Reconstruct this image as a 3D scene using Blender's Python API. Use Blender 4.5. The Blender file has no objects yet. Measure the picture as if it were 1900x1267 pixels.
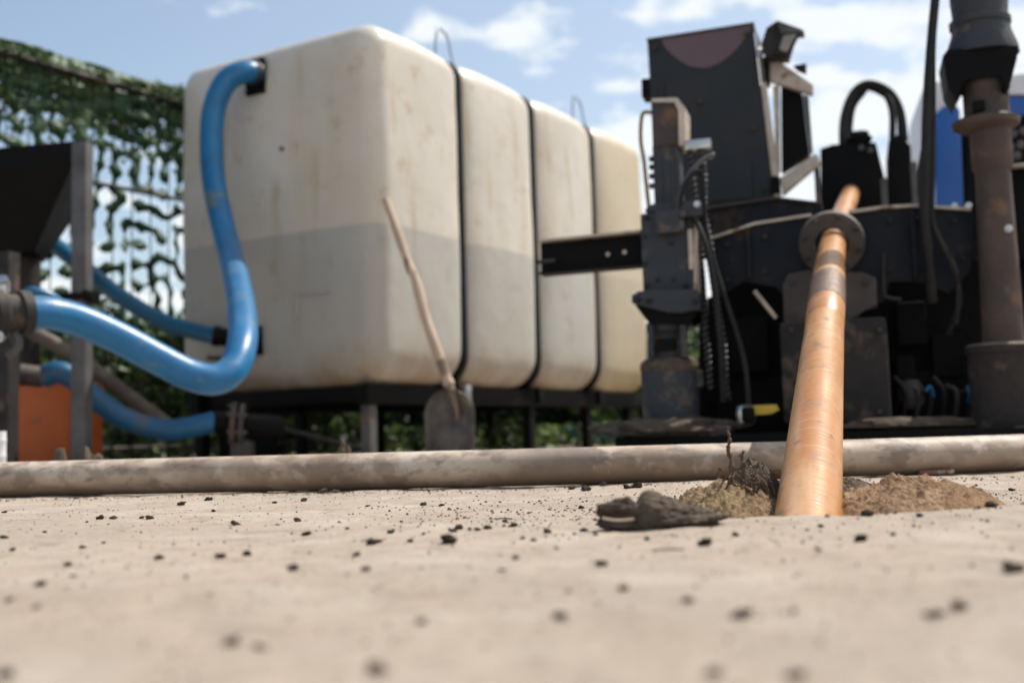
import bpy, bmesh, math, random
import numpy as np
from mathutils import Vector, Matrix, noise as mnoise
random.seed(7)
SC = bpy.context.scene
COL = SC.collection
R = math.radians

# ------------------------------------------------------------------ camera
FPX, CX, CY = 2100.0, 950.0, 633.5          # focal length and centre measured on the 1900 px photograph
CAMH = 0.12
PITCH, ROLL = R(4.67), R(1.6)
F_ = Vector((0, math.cos(PITCH), math.sin(PITCH)))
U0 = Vector((0, -math.sin(PITCH), math.cos(PITCH)))
R0 = Vector((1, 0, 0))
RV = R0 * math.cos(ROLL) - U0 * math.sin(ROLL)
UV = R0 * math.sin(ROLL) + U0 * math.cos(ROLL)
cam_d = bpy.data.cameras.new('camera'); cam = bpy.data.objects.new('camera', cam_d); COL.objects.link(cam)
cam.matrix_world = Matrix(((RV.x, UV.x, -F_.x, 0), (RV.y, UV.y, -F_.y, 0), (RV.z, UV.z, -F_.z, CAMH), (0, 0, 0, 1)))
cam_d.sensor_width = 36; cam_d.lens = 36 * FPX / 1900
cam_d.clip_start = 0.02; cam_d.clip_end = 3000
cam_d.dof.use_dof = True; cam_d.dof.focus_distance = 2.0; cam_d.dof.aperture_fstop = 2.8
cam_d.dof.aperture_blades = 0
SC.camera = cam

# ------------------------------------------------------------------ sun, sky, exposure
SUN_AZ, SUN_EL = R(58), R(55)               # azimuth clockwise from +Y
sd = bpy.data.lights.new('sun', 'SUN'); sun = bpy.data.objects.new('sun', sd); COL.objects.link(sun)
sd.energy = 5.0; sd.angle = R(0.53); sd.color = (1.0, 0.94, 0.86)
to_sun = Vector((math.sin(SUN_AZ) * math.cos(SUN_EL), math.cos(SUN_AZ) * math.cos(SUN_EL), math.sin(SUN_EL)))
sun.rotation_euler = to_sun.to_track_quat('Z', 'Y').to_euler()
sun.location = (4, 2, 8)
W = bpy.data.worlds.new('World'); SC.world = W; W.use_nodes = True
nt = W.node_tree; nt.nodes.clear(); N = nt.nodes.new; L = nt.links.new
sky = N('ShaderNodeTexSky'); sky.sky_type = 'NISHITA'; sky.sun_disc = False
sky.sun_elevation = SUN_EL; sky.sun_rotation = SUN_AZ; sky.air_density = 1.2; sky.dust_density = 0.6; sky.ozone_density = 0.9
tc = N('ShaderNodeTexCoord')
sep = N('ShaderNodeSeparateXYZ'); L(tc.outputs['Generated'], sep.inputs[0])
def wmath(op, a, b=None, c=None):
    m = N('ShaderNodeMath'); m.operation = op
    for i, v in enumerate((a, b, c)):
        if v is None: continue
        if isinstance(v, (int, float)): m.inputs[i].default_value = v
        else: L(v, m.inputs[i])
    return m.outputs[0]
den = wmath('ADD', wmath('MAXIMUM', sep.outputs[2], 0.0), 0.22)
cmb = N('ShaderNodeCombineXYZ')
L(wmath('DIVIDE', sep.outputs[0], den), cmb.inputs[0]); L(wmath('DIVIDE', sep.outputs[1], den), cmb.inputs[1])
n1 = N('ShaderNodeTexNoise'); n1.inputs['Scale'].default_value = 5.6; n1.inputs['Detail'].default_value = 8; n1.inputs['Roughness'].default_value = 0.5
L(cmb.outputs[0], n1.inputs['Vector'])
# broken white cloud, thicker low down and towards the sun's side
thr = wmath('ADD', wmath('MULTIPLY', sep.outputs[0], -0.32), 0.495)
low = wmath('MULTIPLY', wmath('SUBTRACT', 0.30, wmath('MAXIMUM', sep.outputs[2], 0.0)), 0.95)
fac = wmath('MULTIPLY', wmath('SUBTRACT', wmath('ADD', n1.outputs['Fac'], wmath('MAXIMUM', low, 0.0)), thr), 8.0)
veil = wmath('ADD', wmath('MULTIPLY', sep.outputs[0], 0.34), 0.25)          # thin high haze, thicker towards the sun
facn = N('ShaderNodeClamp'); L(wmath('MAXIMUM', fac, veil), facn.inputs[0])
b1 = N('ShaderNodeBackground'); b1.inputs['Strength'].default_value = 0.120; L(sky.outputs[0], b1.inputs['Color'])
b2 = N('ShaderNodeBackground'); b2.inputs['Strength'].default_value = 0.95; b2.inputs['Color'].default_value = (0.93, 0.965, 0.98, 1)
mx = N('ShaderNodeMixShader'); L(wmath('MULTIPLY', facn.outputs[0], 0.9), mx.inputs[0]); L(b1.outputs[0], mx.inputs[1]); L(b2.outputs[0], mx.inputs[2])
wo = N('ShaderNodeOutputWorld'); L(mx.outputs[0], wo.inputs[0])
SC.view_settings.view_transform = 'Standard'; SC.view_settings.look = 'None'
SC.view_settings.gamma = 1; SC.view_settings.use_curve_mapping = False
SC.view_settings.exposure = 0.18

# ------------------------------------------------------------------ frames
def ray(px, py):
    return (F_ + RV * ((px - CX) / FPX) + UV * (-(py - CY) / FPX))
class Frame:
    """a turned frame standing on the ground: u to the right, v away, z up"""
    def __init__(s, x, y, yaw):
        s.o = Vector((x, y, 0)); s.yaw = yaw
        s.r = Vector((math.cos(yaw), math.sin(yaw), 0)); s.f = Vector((-math.sin(yaw), math.cos(yaw), 0))
    def p(s, px, py, v=0.0):                    # where the line of sight meets the plane v
        d = ray(px, py); c = Vector((0, 0, CAMH))
        t = (s.o + s.f * v - c).dot(s.f) / d.dot(s.f)
        q = c + d * t - s.o
        return Vector((q.dot(s.r), v, q.z))
    def scale(s, px, py, v=0.0):                # metres per photo pixel there
        q = s.w(s.p(px, py, v)) - Vector((0, 0, CAMH))
        return q.dot(F_) / FPX
    def w(s, q): return s.o + s.r * q[0] + s.f * q[1] + Vector((0, 0, q[2]))
WF = Frame(0, 0, 0)
def at(px, py, Y): return WF.p(px, py, Y)
def on_ground(px, py, z=0.0):
    d = ray(px, py); t = (z - CAMH) / d.z
    return Vector((d.x * t, d.y * t, z))

# ------------------------------------------------------------------ materials
MATS = {}
def mat(name, c1, c2=None, scale=6, rough=0.6, metal=0.0, bump=0.0, bscale=60, c3=None, s3=3.0, t3=0.6, stretch=None,
        spec=0.5, dust=None, dust_amt=0.5, trans=0.0, detail=6, rvar=0.12):
    if name in MATS: return MATS[name]
    m = bpy.data.materials.new(name); m.use_nodes = True; MATS[name] = m
    t = m.node_tree; b = t.nodes['Principled BSDF']; n = t.nodes.new; l = t.links.new
    tcd = n('ShaderNodeTexCoord'); vec = tcd.outputs['Object']
    if stretch:
        mp = n('ShaderNodeMapping'); mp.inputs['Scale'].default_value = stretch; l(vec, mp.inputs[0]); vec = mp.outputs[0]
    def noi(sc, det=detail, v=vec, r=0.6):
        x = n('ShaderNodeTexNoise'); x.inputs['Scale'].default_value = sc; x.inputs['Detail'].default_value = det
        x.inputs['Roughness'].default_value = r; l(v, x.inputs['Vector']); return x.outputs['Fac']
    def ramp(f, a, bb):
        x = n('ShaderNodeMapRange'); x.inputs[1].default_value = a; x.inputs[2].default_value = bb; x.clamp = True; l(f, x.inputs[0]); return x.outputs[0]
    def mix(f, a, bb):
        x = n('ShaderNodeMix'); x.data_type = 'RGBA'; l(f, x.inputs[0])
        for i, v in ((6, a), (7, bb)):
            if isinstance(v, tuple): x.inputs[i].default_value = (*v, 1)
            else: l(v, x.inputs[i])
        return x.outputs[2]
    nf = noi(scale)
    col = mix(ramp(nf, 0.36, 0.64), c1, c2 or tuple(x * 0.7 for x in c1))
    if c3: col = mix(ramp(noi(s3, 8), t3, t3 + 0.08), col, c3)
    if dust:
        g = n('ShaderNodeNewGeometry'); sp = n('ShaderNodeSeparateXYZ'); l(g.outputs['Normal'], sp.inputs[0])
        ma = n('ShaderNodeMath'); ma.operation = 'MULTIPLY'; l(ramp(sp.outputs[2], 0.25, 0.95), ma.inputs[0]); l(ramp(noi(9), 0.3, 0.6), ma.inputs[1])
        mb = n('ShaderNodeMath'); mb.operation = 'MULTIPLY'; l(ma.outputs[0], mb.inputs[0]); mb.inputs[1].default_value = dust_amt
        col = mix(mb.outputs[0], col, dust)
    l(col, b.inputs['Base Color'])
    rr = n('ShaderNodeMapRange'); rr.inputs[3].default_value = max(0.02, rough - rvar); rr.inputs[4].default_value = min(1, rough + rvar); l(nf, rr.inputs[0]); l(rr.outputs[0], b.inputs['Roughness'])
    b.inputs['Metallic'].default_value = metal; b.inputs['Specular IOR Level'].default_value = spec
    if bump:
        bp = n('ShaderNodeBump'); bp.inputs['Strength'].default_value = bump; bp.inputs['Distance'].default_value = 0.01
        l(noi(bscale, 8), bp.inputs['Height']); l(bp.outputs[0], b.inputs['Normal'])
    return m

M_navy = mat('navy painted steel', (0.008, 0.011, 0.018), (0.017, 0.019, 0.023), 5, 0.5, 0.0, 0.3, 50, (0.055, 0.036, 0.026), 5, 0.58, dust=(0.20, 0.15, 0.11), dust_amt=0.55, spec=0.14)
M_tower = mat('dusty blue grey steel', (0.034, 0.042, 0.054), (0.050, 0.052, 0.056), 7, 0.6, 0.0, 0.5, 45, (0.12, 0.095, 0.075), 9, 0.57, dust=(0.30, 0.24, 0.19), dust_amt=0.9, spec=0.25)
M_block = mat('mud stained steel block', (0.04, 0.034, 0.031), (0.024, 0.023, 0.024), 5, 0.8, 0.0, 0.5, 40, (0.10, 0.072, 0.052), 6, 0.55, dust=(0.25, 0.19, 0.14), dust_amt=0.8, spec=0.2)
M_mast = mat('slate painted steel', (0.026, 0.032, 0.038), (0.036, 0.038, 0.041), 3, 0.6, 0.0, 0.15, 30, (0.085, 0.055, 0.04), 4, 0.62, dust=(0.3, 0.24, 0.18), spec=0.15)
M_black = mat('black greasy steel', (0.002, 0.0022, 0.003), (0.005, 0.0045, 0.004), 6, 0.6, 0.0, 0.2, 40, dust=(0.10, 0.075, 0.055), dust_amt=0.35, spec=0.12)
M_rust = mat('rusty brown steel', (0.085, 0.055, 0.042), (0.055, 0.042, 0.036), 9, 0.75, 0.0, 0.5, 60, (0.14, 0.08, 0.05), 7, 0.56)
M_rustdk = mat('dark rusted steel', (0.06, 0.045, 0.04), (0.035, 0.032, 0.032), 8, 0.7, 0.0, 0.5, 60, (0.13, 0.075, 0.045), 8, 0.58, dust=(0.25, 0.18, 0.13))
M_edge = mat('worn steel in sunlit tone', (0.55, 0.47, 0.39), (0.40, 0.33, 0.27), 14, 0.5, 0.3, 0.3, 70, (0.2, 0.12, 0.08), 10, 0.6)  # light steel, brightened so edges and plates look lit by the sun
M_grey = mat('grey galvanised steel', (0.11, 0.11, 0.112), (0.06, 0.058, 0.056), 7, 0.55, 0.2, 0.2, 60, (0.16, 0.10, 0.07), 6, 0.6, dust=(0.3, 0.25, 0.2))
M_dgrey = mat('dark grey steel', (0.034, 0.032, 0.032), (0.022, 0.02, 0.019), 7, 0.65, 0.0, 0.2, 60, (0.10, 0.07, 0.05), 6, 0.55, dust=(0.25, 0.2, 0.16), spec=0.2)
M_chrome = mat('bright worn steel', (0.6, 0.6, 0.6), (0.4, 0.39, 0.38), 20, 0.3, 0.9, 0.1, 60)
M_rubber = mat('black rubber', (0.010, 0.010, 0.012), (0.020, 0.019, 0.019), 12, 0.55, 0, 0.3, 120, dust=(0.2, 0.17, 0.14), dust_amt=0.5, spec=0.25)
M_strap = mat('black green strap', (0.003, 0.007, 0.008), (0.006, 0.009, 0.010), 12, 0.6, 0, 0.2, 120, spec=0.15)
M_blue = mat('blue pvc hose', (0.004, 0.145, 0.34), (0.004, 0.11, 0.27), 6, 0.38, 0, 0.15, 25, (0.10, 0.15, 0.18), 9, 0.60, rvar=0.12, dust=(0.16, 0.24, 0.29), dust_amt=0.22)
M_blue2 = mat('teal blue pvc hose', (0.008, 0.12, 0.24), (0.010, 0.09, 0.17), 6, 0.35, 0, 0.12, 25, (0.09, 0.10, 0.10), 9, 0.62)
M_blue3 = mat('dusty shade-darkened blue hose', (0.006, 0.11, 0.245), (0.008, 0.075, 0.17), 6, 0.45, 0, 0.12, 25, (0.08, 0.08, 0.085), 7, 0.58)  # blue darkened in colour so the low hose looks shaded
M_bluep = mat('blue painted housing', (0.006, 0.09, 0.36), (0.008, 0.075, 0.29), 2, 0.4, 0, 0.05, 20, (0.06, 0.09, 0.16), 6, 0.66)
M_whitep = mat('white painted housing', (0.7, 0.7, 0.72), (0.6, 0.6, 0.61), 3, 0.4, 0, 0.05, 20, (0.4, 0.34, 0.28), 6, 0.66)
M_orange = mat('orange painted steel', (0.52, 0.10, 0.004), (0.42, 0.08, 0.006), 4, 0.5, 0, 0.1, 40, (0.2, 0.08, 0.03), 8, 0.62)
M_yellow = mat('yellow handle', (0.62, 0.42, 0.02), (0.5, 0.33, 0.03), 9, 0.45)
M_brass = mat('brassy pipe', (0.27, 0.17, 0.06), (0.19, 0.12, 0.05), 12, 0.4, 0.3)
M_handle = mat('weathered wood', (0.58, 0.43, 0.31), (0.44, 0.31, 0.22), 5, 0.7, 0, 0.4, 60, (0.15, 0.10, 0.075), 6, 0.62, stretch=(3, 3, 0.4))
M_blade = mat('muddy shovel steel', (0.05, 0.044, 0.04), (0.15, 0.125, 0.10), 8, 0.5, 0.25, 0.5, 50, (0.25, 0.2, 0.15), 9, 0.56, dust=(0.3, 0.25, 0.2))
M_sock = mat('rusty shovel socket', (0.26, 0.18, 0.13), (0.16, 0.115, 0.085), 12, 0.7, 0.1, 0.4, 80)
M_brownh = mat('brown suction hose', (0.17, 0.135, 0.11), (0.10, 0.08, 0.065), 9, 0.7, 0, 0.4, 60)
M_mud = mat('dark drying mud', (0.15, 0.115, 0.085), (0.085, 0.065, 0.05), 35, 0.95, 0, 1.0, 130, (0.16, 0.125, 0.095), 26, 0.58, spec=0.2)
M_crumb = mat('dark soil crumb', (0.13, 0.10, 0.075), (0.075, 0.058, 0.045), 120, 0.95, 0, 0.8, 500, (0.17, 0.135, 0.10), 160, 0.6, spec=0.15)
M_crumb2 = mat('pale soil crumb', (0.22, 0.17, 0.13), (0.15, 0.115, 0.088), 120, 0.95, 0, 0.8, 500, spec=0.15)
M_grit = mat('mixed soil grit', (0.10, 0.078, 0.06), (0.30, 0.24, 0.185), 9, 0.95, 0, 0.5, 300, spec=0.15)
M_sand = mat('orange brown sand', (0.43, 0.275, 0.165), (0.27, 0.165, 0.095), 22, 0.95, 0, 1.0, 210, (0.46, 0.31, 0.19), 34, 0.56, spec=0.15)
M_sand2 = mat('yellow brown sand', (0.46, 0.32, 0.18), (0.27, 0.175, 0.10), 40, 0.95, 0, 1.0, 220, (0.07, 0.05, 0.038), 30, 0.62, spec=0.15)
M_stone = mat('pale stone', (0.36, 0.30, 0.23), (0.27, 0.22, 0.17), 60, 0.8, 0, 0.4, 200)
M_brick = mat('red brown brick', (0.24, 0.12, 0.09), (0.17, 0.085, 0.065), 60, 0.9, 0, 0.6, 200, (0.4, 0.33, 0.27), 40, 0.58)
M_lens = mat('lamp glass', (0.28, 0.24, 0.20), (0.2, 0.17, 0.14), 8, 0.2, 0.2)

def leaf_mat(name, a, b_, c):
    m = bpy.data.materials.new(name); m.use_nodes = True; t = m.node_tree; n = t.nodes.new; l = t.links.new
    b = t.nodes['Principled BSDF']; g = n('ShaderNodeNewGeometry')
    cr = n('ShaderNodeValToRGB'); l(g.outputs['Random Per Island'], cr.inputs[0])
    e = cr.color_ramp.elements; e[0].color = (*a, 1); e[1].color = (*c, 1); k = e.new(0.55); k.color = (*b_, 1)
    l(cr.outputs[0], b.inputs['Base Color']); b.inputs['Roughness'].default_value = 0.5
    tr = n('ShaderNodeBsdfTranslucent'); l(cr.outputs[0], tr.inputs[0])
    ms = n('ShaderNodeMixShader'); ms.inputs[0].default_value = 0.35; l(b.outputs[0], ms.inputs[1]); l(tr.outputs[0], ms.inputs[2])
    l(ms.outputs[0], t.nodes['Material Output'].inputs[0]); return m
M_leaf = leaf_mat('shrub leaves', (0.012, 0.028, 0.008), (0.035, 0.07, 0.018), (0.20, 0.28, 0.07))
M_net = leaf_mat('green net fabric', (0.03, 0.085, 0.035), (0.03, 0.085, 0.035), (0.04, 0.10, 0.035))
M_net2 = leaf_mat('net foliage strips', (0.03, 0.05, 0.02), (0.06, 0.11, 0.03), (0.13, 0.17, 0.05))
M_bark = mat('grey brown bark', (0.09, 0.07, 0.055), (0.06, 0.045, 0.035), 20, 0.9, 0, 0.6, 60)

# ------------------------------------------------------------------ mesh helpers
def finish(name, bm, m, parent=None, smooth=35, loc=None):
    me = bpy.data.meshes.new(name); bmesh.ops.recalc_face_normals(bm, faces=bm.faces); bm.to_mesh(me); bm.free()
    me.materials.append(m)
    if smooth:
        me.polygons.foreach_set('use_smooth', [True] * len(me.polygons)); me.set_sharp_from_angle(angle=R(smooth))
    o = bpy.data.objects.new(name, me); COL.objects.link(o)
    if parent: o.parent = parent
    if loc is not None: o.location = loc
    return o
def raw(name, vs, fs, m, parent=None, smooth=False):
    me = bpy.data.meshes.new(name); me.from_pydata(vs, [], fs); me.materials.append(m)
    if smooth: me.polygons.foreach_set('use_smooth', [True] * len(me.polygons))
    me.update(); o = bpy.data.objects.new(name, me); COL.objects.link(o)
    if parent: o.parent = parent
    return o
def tag(o, label=None, cat=None, group=None, kind=None):
    if label: o['label'] = label
    if cat: o['category'] = cat
    if group: o['group'] = group
    if kind: o['kind'] = kind
    return o
def empty(name, loc, rz=0, label=None, cat=None, group=None):
    o = bpy.data.objects.new(name, None); COL.objects.link(o); o.location = loc; o.rotation_euler = (0, 0, rz)
    o.empty_display_size = 0.1
    return tag(o, label, cat, group)
def bev(bm, geom_verts, w):
    if w <= 0: return
    es = [e for e in bm.edges if e.verts[0] in geom_verts and e.verts[1] in geom_verts]
    bmesh.ops.bevel(bm, geom=es, offset=w, segments=2, affect='EDGES', profile=0.7)
def box(bm, lo, hi, b=0.004, rot=None, piv=None):
    r = bmesh.ops.create_cube(bm, size=1); vs = r['verts']
    for v in vs:
        v.co = Vector([(lo[i] + hi[i]) / 2 + v.co[i] * (hi[i] - lo[i]) for i in range(3)])
        if rot is not None: v.co = rot @ (v.co - piv) + piv
    bev(bm, set(vs), min(b, 0.3 * min(abs(hi[i] - lo[i]) for i in range(3))))
def prism(bm, pts, d, b=0.003):
    """pts: closed 3-D polygon, d: extrusion vector"""
    n = len(pts); a = [bm.verts.new(p) for p in pts]; c = [bm.verts.new(Vector(p) + Vector(d)) for p in pts]
    bm.faces.new(a); bm.faces.new(c[::-1])
    for i in range(n): bm.faces.new((a[i], a[(i + 1) % n], c[(i + 1) % n], c[i]))
    bev(bm, set(a + c), b)
def spline(pts, k=8):
    pts = [Vector(p) for p in pts]; P = [pts[0] * 2 - pts[1]] + pts + [pts[-1] * 2 - pts[-2]]; out = []
    for i in range(1, len(P) - 2):
        for j in range(k):
            t = j / k
            out.append(0.5 * ((2 * P[i]) + (-P[i - 1] + P[i + 1]) * t + (2 * P[i - 1] - 5 * P[i] + 4 * P[i + 1] - P[i + 2]) * t * t + (-P[i - 1] + 3 * P[i] - 3 * P[i + 1] + P[i + 2]) * t ** 3))
    out.append(P[-2]); return out
def tube(bm, path, r, seg=14, cap=True):
    path = [Vector(p) for p in path]; n = len(path)
    rr = r if hasattr(r, '__len__') else [r] * n
    tan = [(path[min(i + 1, n - 1)] - path[max(i - 1, 0)]).normalized() for i in range(n)]
    up = Vector((0, 0, 1)) if abs(tan[0].z) < 0.9 else Vector((1, 0, 0))
    nx = tan[0].cross(up).normalized(); rings = []
    for i in range(n):
        nx = (nx - tan[i] * nx.dot(tan[i])).normalized(); ny = tan[i].cross(nx)
        rings.append([bm.verts.new(path[i] + (nx * math.cos(a) + ny * math.sin(a)) * rr[i]) for a in [2 * math.pi * k / seg for k in range(seg)]])
    for i in range(n - 1):
        for k in range(seg): bm.faces.new((rings[i][k], rings[i][(k + 1) % seg], rings[i + 1][(k + 1) % seg], rings[i + 1][k]))
    if cap: bm.faces.new(rings[0][::-1]); bm.faces.new(rings[-1])
def lathe(bm, c, prof, seg=32, axis=None, inner=None):
    """prof: [(height, radius)], around an axis through c"""
    ax = Vector(axis).normalized() if axis is not None else Vector((0, 0, 1))
    ux = ax.orthogonal().normalized(); uy = ax.cross(ux); c = Vector(c); rings = []
    for h, r in prof:
        rings.append([bm.verts.new(c + ax * h + (ux * math.cos(a) + uy * math.sin(a)) * max(r, 1e-4)) for a in [2 * math.pi * k / seg for k in range(seg)]])
    for i in range(len(rings) - 1):
        for k in range(seg): bm.faces.new((rings[i][k], rings[i][(k + 1) % seg], rings[i + 1][(k + 1) % seg], rings[i + 1][k]))
    bm.faces.new(rings[0][::-1]); bm.faces.new(rings[-1])
def B(): return bmesh.new()
VG = {}
def vnoise(x, y, cell, seed):
    """smooth value noise on numpy arrays"""
    if seed not in VG: VG[seed] = np.random.RandomState(seed).rand(512, 512) * 2 - 1
    g = VG[seed]
    X = x / cell; Y = y / cell; xi = np.floor(X).astype(int); yi = np.floor(Y).astype(int)
    fx = X - xi; fy = Y - yi; fx = fx * fx * (3 - 2 * fx); fy = fy * fy * (3 - 2 * fy)
    a = g[xi % 512, yi % 512]; b = g[(xi + 1) % 512, yi % 512]; c = g[xi % 512, (yi + 1) % 512]; d = g[(xi + 1) % 512, (yi + 1) % 512]
    return (a * (1 - fx) + b * fx) * (1 - fy) + (c * (1 - fx) + d * fx) * fy

# ------------------------------------------------------------------ the ground
ENTRY = on_ground(1500, 948)
ENT = (ENTRY.x, ENTRY.y + 0.05)
def height(x, y):
    x = np.asarray(x, float); y = np.asarray(y, float)
    near = np.exp(-np.maximum(0, np.hypot(x - 0.3, y - 2) - 2.5) / 2)
    h = 0.0026 * vnoise(x, y, 0.35, 1) + 0.0018 * vnoise(x, y, 0.11, 2) + (0.0011 * vnoise(x, y, 0.035, 3) + 0.0008 * vnoise(x, y, 0.016, 4)) * near
    h += (0.0006 * np.clip(vnoise(x, y, 0.06, 9) * 3, -1, 1) + 0.0012 * vnoise(x, y, 0.2, 10)) * near
    # pit round the drill pipe with a soft rim in front of it
    dx = (x - ENT[0]) / 0.20; dy = (y - (ENT[1] + 0.02)) / 0.15
    h -= 0.075 * np.exp(-(dx * dx + dy * dy) ** 1.3)
    dx = (x - ENT[0] - 0.08) / 0.36; dy = (y - (ENT[1] - 0.22)) / 0.12
    h += 0.010 * np.exp(-(dx * dx + dy * dy))
    return h
def hz(x, y): return float(height(np.array([x]), np.array([y]))[0])
def axis(lo, hi, step, far, g=1.18):
    a = list(np.arange(lo, hi + 1e-6, step)); s = step
    while a[-1] < far: s *= g; a.append(a[-1] + s)
    s = step
    while a[0] > -far: s *= g; a.insert(0, a[0] - s)
    return np.array(a)
gx = axis(-1.5, 1.9, 0.0085, 600); gy = axis(0.25, 3.3, 0.0085, 600)
GX, GY = np.meshgrid(gx, gy); GZ = height(GX, GY)
me = bpy.data.meshes.new('ground'); nx, ny = len(gx), len(gy)
co = np.stack([GX, GY, GZ], -1).reshape(-1, 3)
i0 = (np.arange(ny - 1)[:, None] * nx + np.arange(nx - 1)[None, :]).reshape(-1)
fc = np.stack([i0, i0 + 1, i0 + nx + 1, i0 + nx], -1).reshape(-1)
me.vertices.add(len(co)); me.vertices.foreach_set('co', co.astype(np.float32).ravel())
me.loops.add(len(fc)); me.loops.foreach_set('vertex_index', fc.astype(np.int32))
me.polygons.add(len(i0)); me.polygons.foreach_set('loop_start', (np.arange(len(i0)) * 4).astype(np.int32)); me.polygons.foreach_set('loop_total', np.full(len(i0), 4, np.int32))
me.update(calc_edges=True); me.polygons.foreach_set('use_smooth', [True] * len(i0))
gm = bpy.data.materials.new('dusty compacted ground'); gm.use_nodes = True
t = gm.node_tree; n = t.nodes.new; l = t.links.new; b = t.nodes['Principled BSDF']
g_tc = n('ShaderNodeTexCoord')
def gn(sc, det, rough=0.6):
    x = n('ShaderNodeTexNoise'); x.inputs['Scale'].default_value = sc; x.inputs['Detail'].default_value = det; x.inputs['Roughness'].default_value = rough
    l(g_tc.outputs['Object'], x.inputs['Vector']); return x.outputs['Fac']
def gr(f, a, b2, lo=0.0, hi=1.0):
    x = n('ShaderNodeMapRange'); x.inputs[1].default_value = a; x.inputs[2].default_value = b2; x.inputs[3].default_value = lo; x.inputs[4].default_value = hi; l(f, x.inputs[0]); return x.outputs[0]
def gmix(f, a, c):
    x = n('ShaderNodeMix'); x.data_type = 'RGBA'; l(f, x.inputs[0])
    for i, v in ((6, a), (7, c)):
        if isinstance(v, tuple): x.inputs[i].default_value = (*v, 1)
        else: l(v, x.inputs[i])
    return x.outputs[2]
c = gmix(gr(gn(4, 6), 0.35, 0.65), (0.445, 0.370, 0.298), (0.365, 0.298, 0.234))
c = gmix(gr(gn(28, 6), 0.48, 0.72, 0, 0.5), c, (0.33, 0.265, 0.205))
c = gmix(gr(gn(11, 5), 0.6, 0.72, 0, 0.35), c, (0.50, 0.36, 0.27))
c = gmix(gr(gn(1.7, 4), 0.45, 0.62, 0, 0.4), c, (0.335, 0.29, 0.24))
c = gmix(gr(gn(15, 9, 0.7), 0.53, 0.63, 0, 0.55), c, (0.255, 0.20, 0.155))
c = gmix(gr(gn(48, 8, 0.75), 0.57, 0.63, 0, 0.7), c, (0.20, 0.155, 0.12))
c = gmix(gr(gn(6, 5), 0.52, 0.66, 0, 0.5), c, (0.50, 0.44, 0.375))
c = gmix(gr(gn(420, 3), 0.58, 0.68, 0, 0.65), c, (0.2, 0.155, 0.12))
c = gmix(gr(gn(75, 8, 0.75), 0.56, 0.68, 0, 0.45), c, (0.27, 0.21, 0.16))
c = gmix(gr(gn(300, 3), 0.66, 0.72, 0, 0.5), c, (0.5, 0.45, 0.38))
l(c, b.inputs['Base Color']); b.inputs['Roughness'].default_value = 0.95; b.inputs['Specular IOR Level'].default_value = 0.15
bp = n('ShaderNodeBump'); bp.inputs['Strength'].default_value = 0.9; bp.inputs['Distance'].default_value = 0.0025
l(gn(230, 6, 0.7), bp.inputs['Height']); l(bp.outputs[0], b.inputs['Normal'])
me.materials.append(gm)
ground = bpy.data.objects.new('ground', me); COL.objects.link(ground); ground['kind'] = 'structure'

# ------------------------------------------------------------------ hedge behind everything
def shrub(x, y, h, w, nleaf, label, seed, leafs=0.05):
    rnd = random.Random(seed); root = empty('shrub', (x, y, 0), 0, label, 'shrub', 'shrubs behind the tank and fence')
    bm = B()
    for k in range(7):
        a = rnd.uniform(0, 6.28); q = Vector((math.cos(a), math.sin(a), 0)) * w * 0.33
        tube(bm, spline([(0.03 * math.cos(a), 0.03 * math.sin(a), -0.02), q * 0.4 + Vector((0, 0, h * 0.4)), q + Vector((0, 0, h * 0.85))], 4), [0.018 - 0.0017 * i for i in range(9)], 6)
    finish('stem', bm, M_bark, root)
    vs, fs = [], []; cl = [(rnd.uniform(-.5, .5) * w, rnd.uniform(-.35, .35) * w, h * rnd.uniform(0.1, 0.95), rnd.uniform(.12, .26)) for _ in range(46)]
    for k in range(nleaf):
        cx_, cy_, cz_, cr_ = rnd.choice(cl); d = Vector((rnd.gauss(0, 1), rnd.gauss(0, 1), rnd.gauss(0, 1))).normalized() * cr_ * rnd.uniform(0.5, 1.05)
        c0 = Vector((cx_, cy_, cz_)) + d
        if c0.z < 0.03: c0.z = abs(c0.z) + 0.03
        s = leafs * rnd.uniform(.6, 1.25); a1 = (d.normalized() + Vector((rnd.gauss(0, .7), rnd.gauss(0, .7), rnd.gauss(0, .7)))).normalized()
        a2 = a1.cross(Vector((rnd.gauss(0, 1), rnd.gauss(0, 1), rnd.gauss(0, 1)))).normalized(); a3 = a1.cross(a2)
        i = len(vs); vs += [c0 - a2 * s, c0 + a3 * s * .42 + a1 * s * .1, c0 + a2 * s, c0 - a3 * s * .42 + a1 * s * .1]; fs.append((i, i + 1, i + 2, i + 3))
    raw('foliage', vs, fs, M_leaf, root)
    return root
def leafmass(name, x0, x1, y0, y1, h, n_, s0, seed):
    rs = np.random.RandomState(seed); c = np.stack([x0 + rs.rand(n_) * (x1 - x0), np.zeros(n_), rs.rand(n_) ** .8], 1)
    top = h * (0.85 + 0.25 * vnoise(c[:, 0], c[:, 0] * 0, 0.6, seed)); c[:, 2] *= top; c[:, 1] = y0 + (y1 - y0) * rs.rand(n_) + .3 * vnoise(c[:, 0], c[:, 2], .35, seed + 1)
    a = rs.randn(n_, 3); a /= np.linalg.norm(a, axis=1)[:, None]; b_ = np.cross(a, rs.randn(n_, 3)); b_ /= np.linalg.norm(b_, axis=1)[:, None]; s = (s0 * (.6 + .7 * rs.rand(n_)))[:, None]
    V = np.stack([c - a * s, c + b_ * s * .45, c + a * s, c - b_ * s * .45], 1).reshape(-1, 3)
    o = raw(name, V.tolist(), np.arange(4 * n_).reshape(-1, 4).tolist(), M_leaf); o['kind'] = 'stuff'; return o
leafmass('hedge_foliage', -9, 12, 12.2, 13.4, 1.35, 52000, .085, 31)
leafmass('low_weeds', -6, 7, 8.9, 12.2, .22, 26000, .05, 33)
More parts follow.
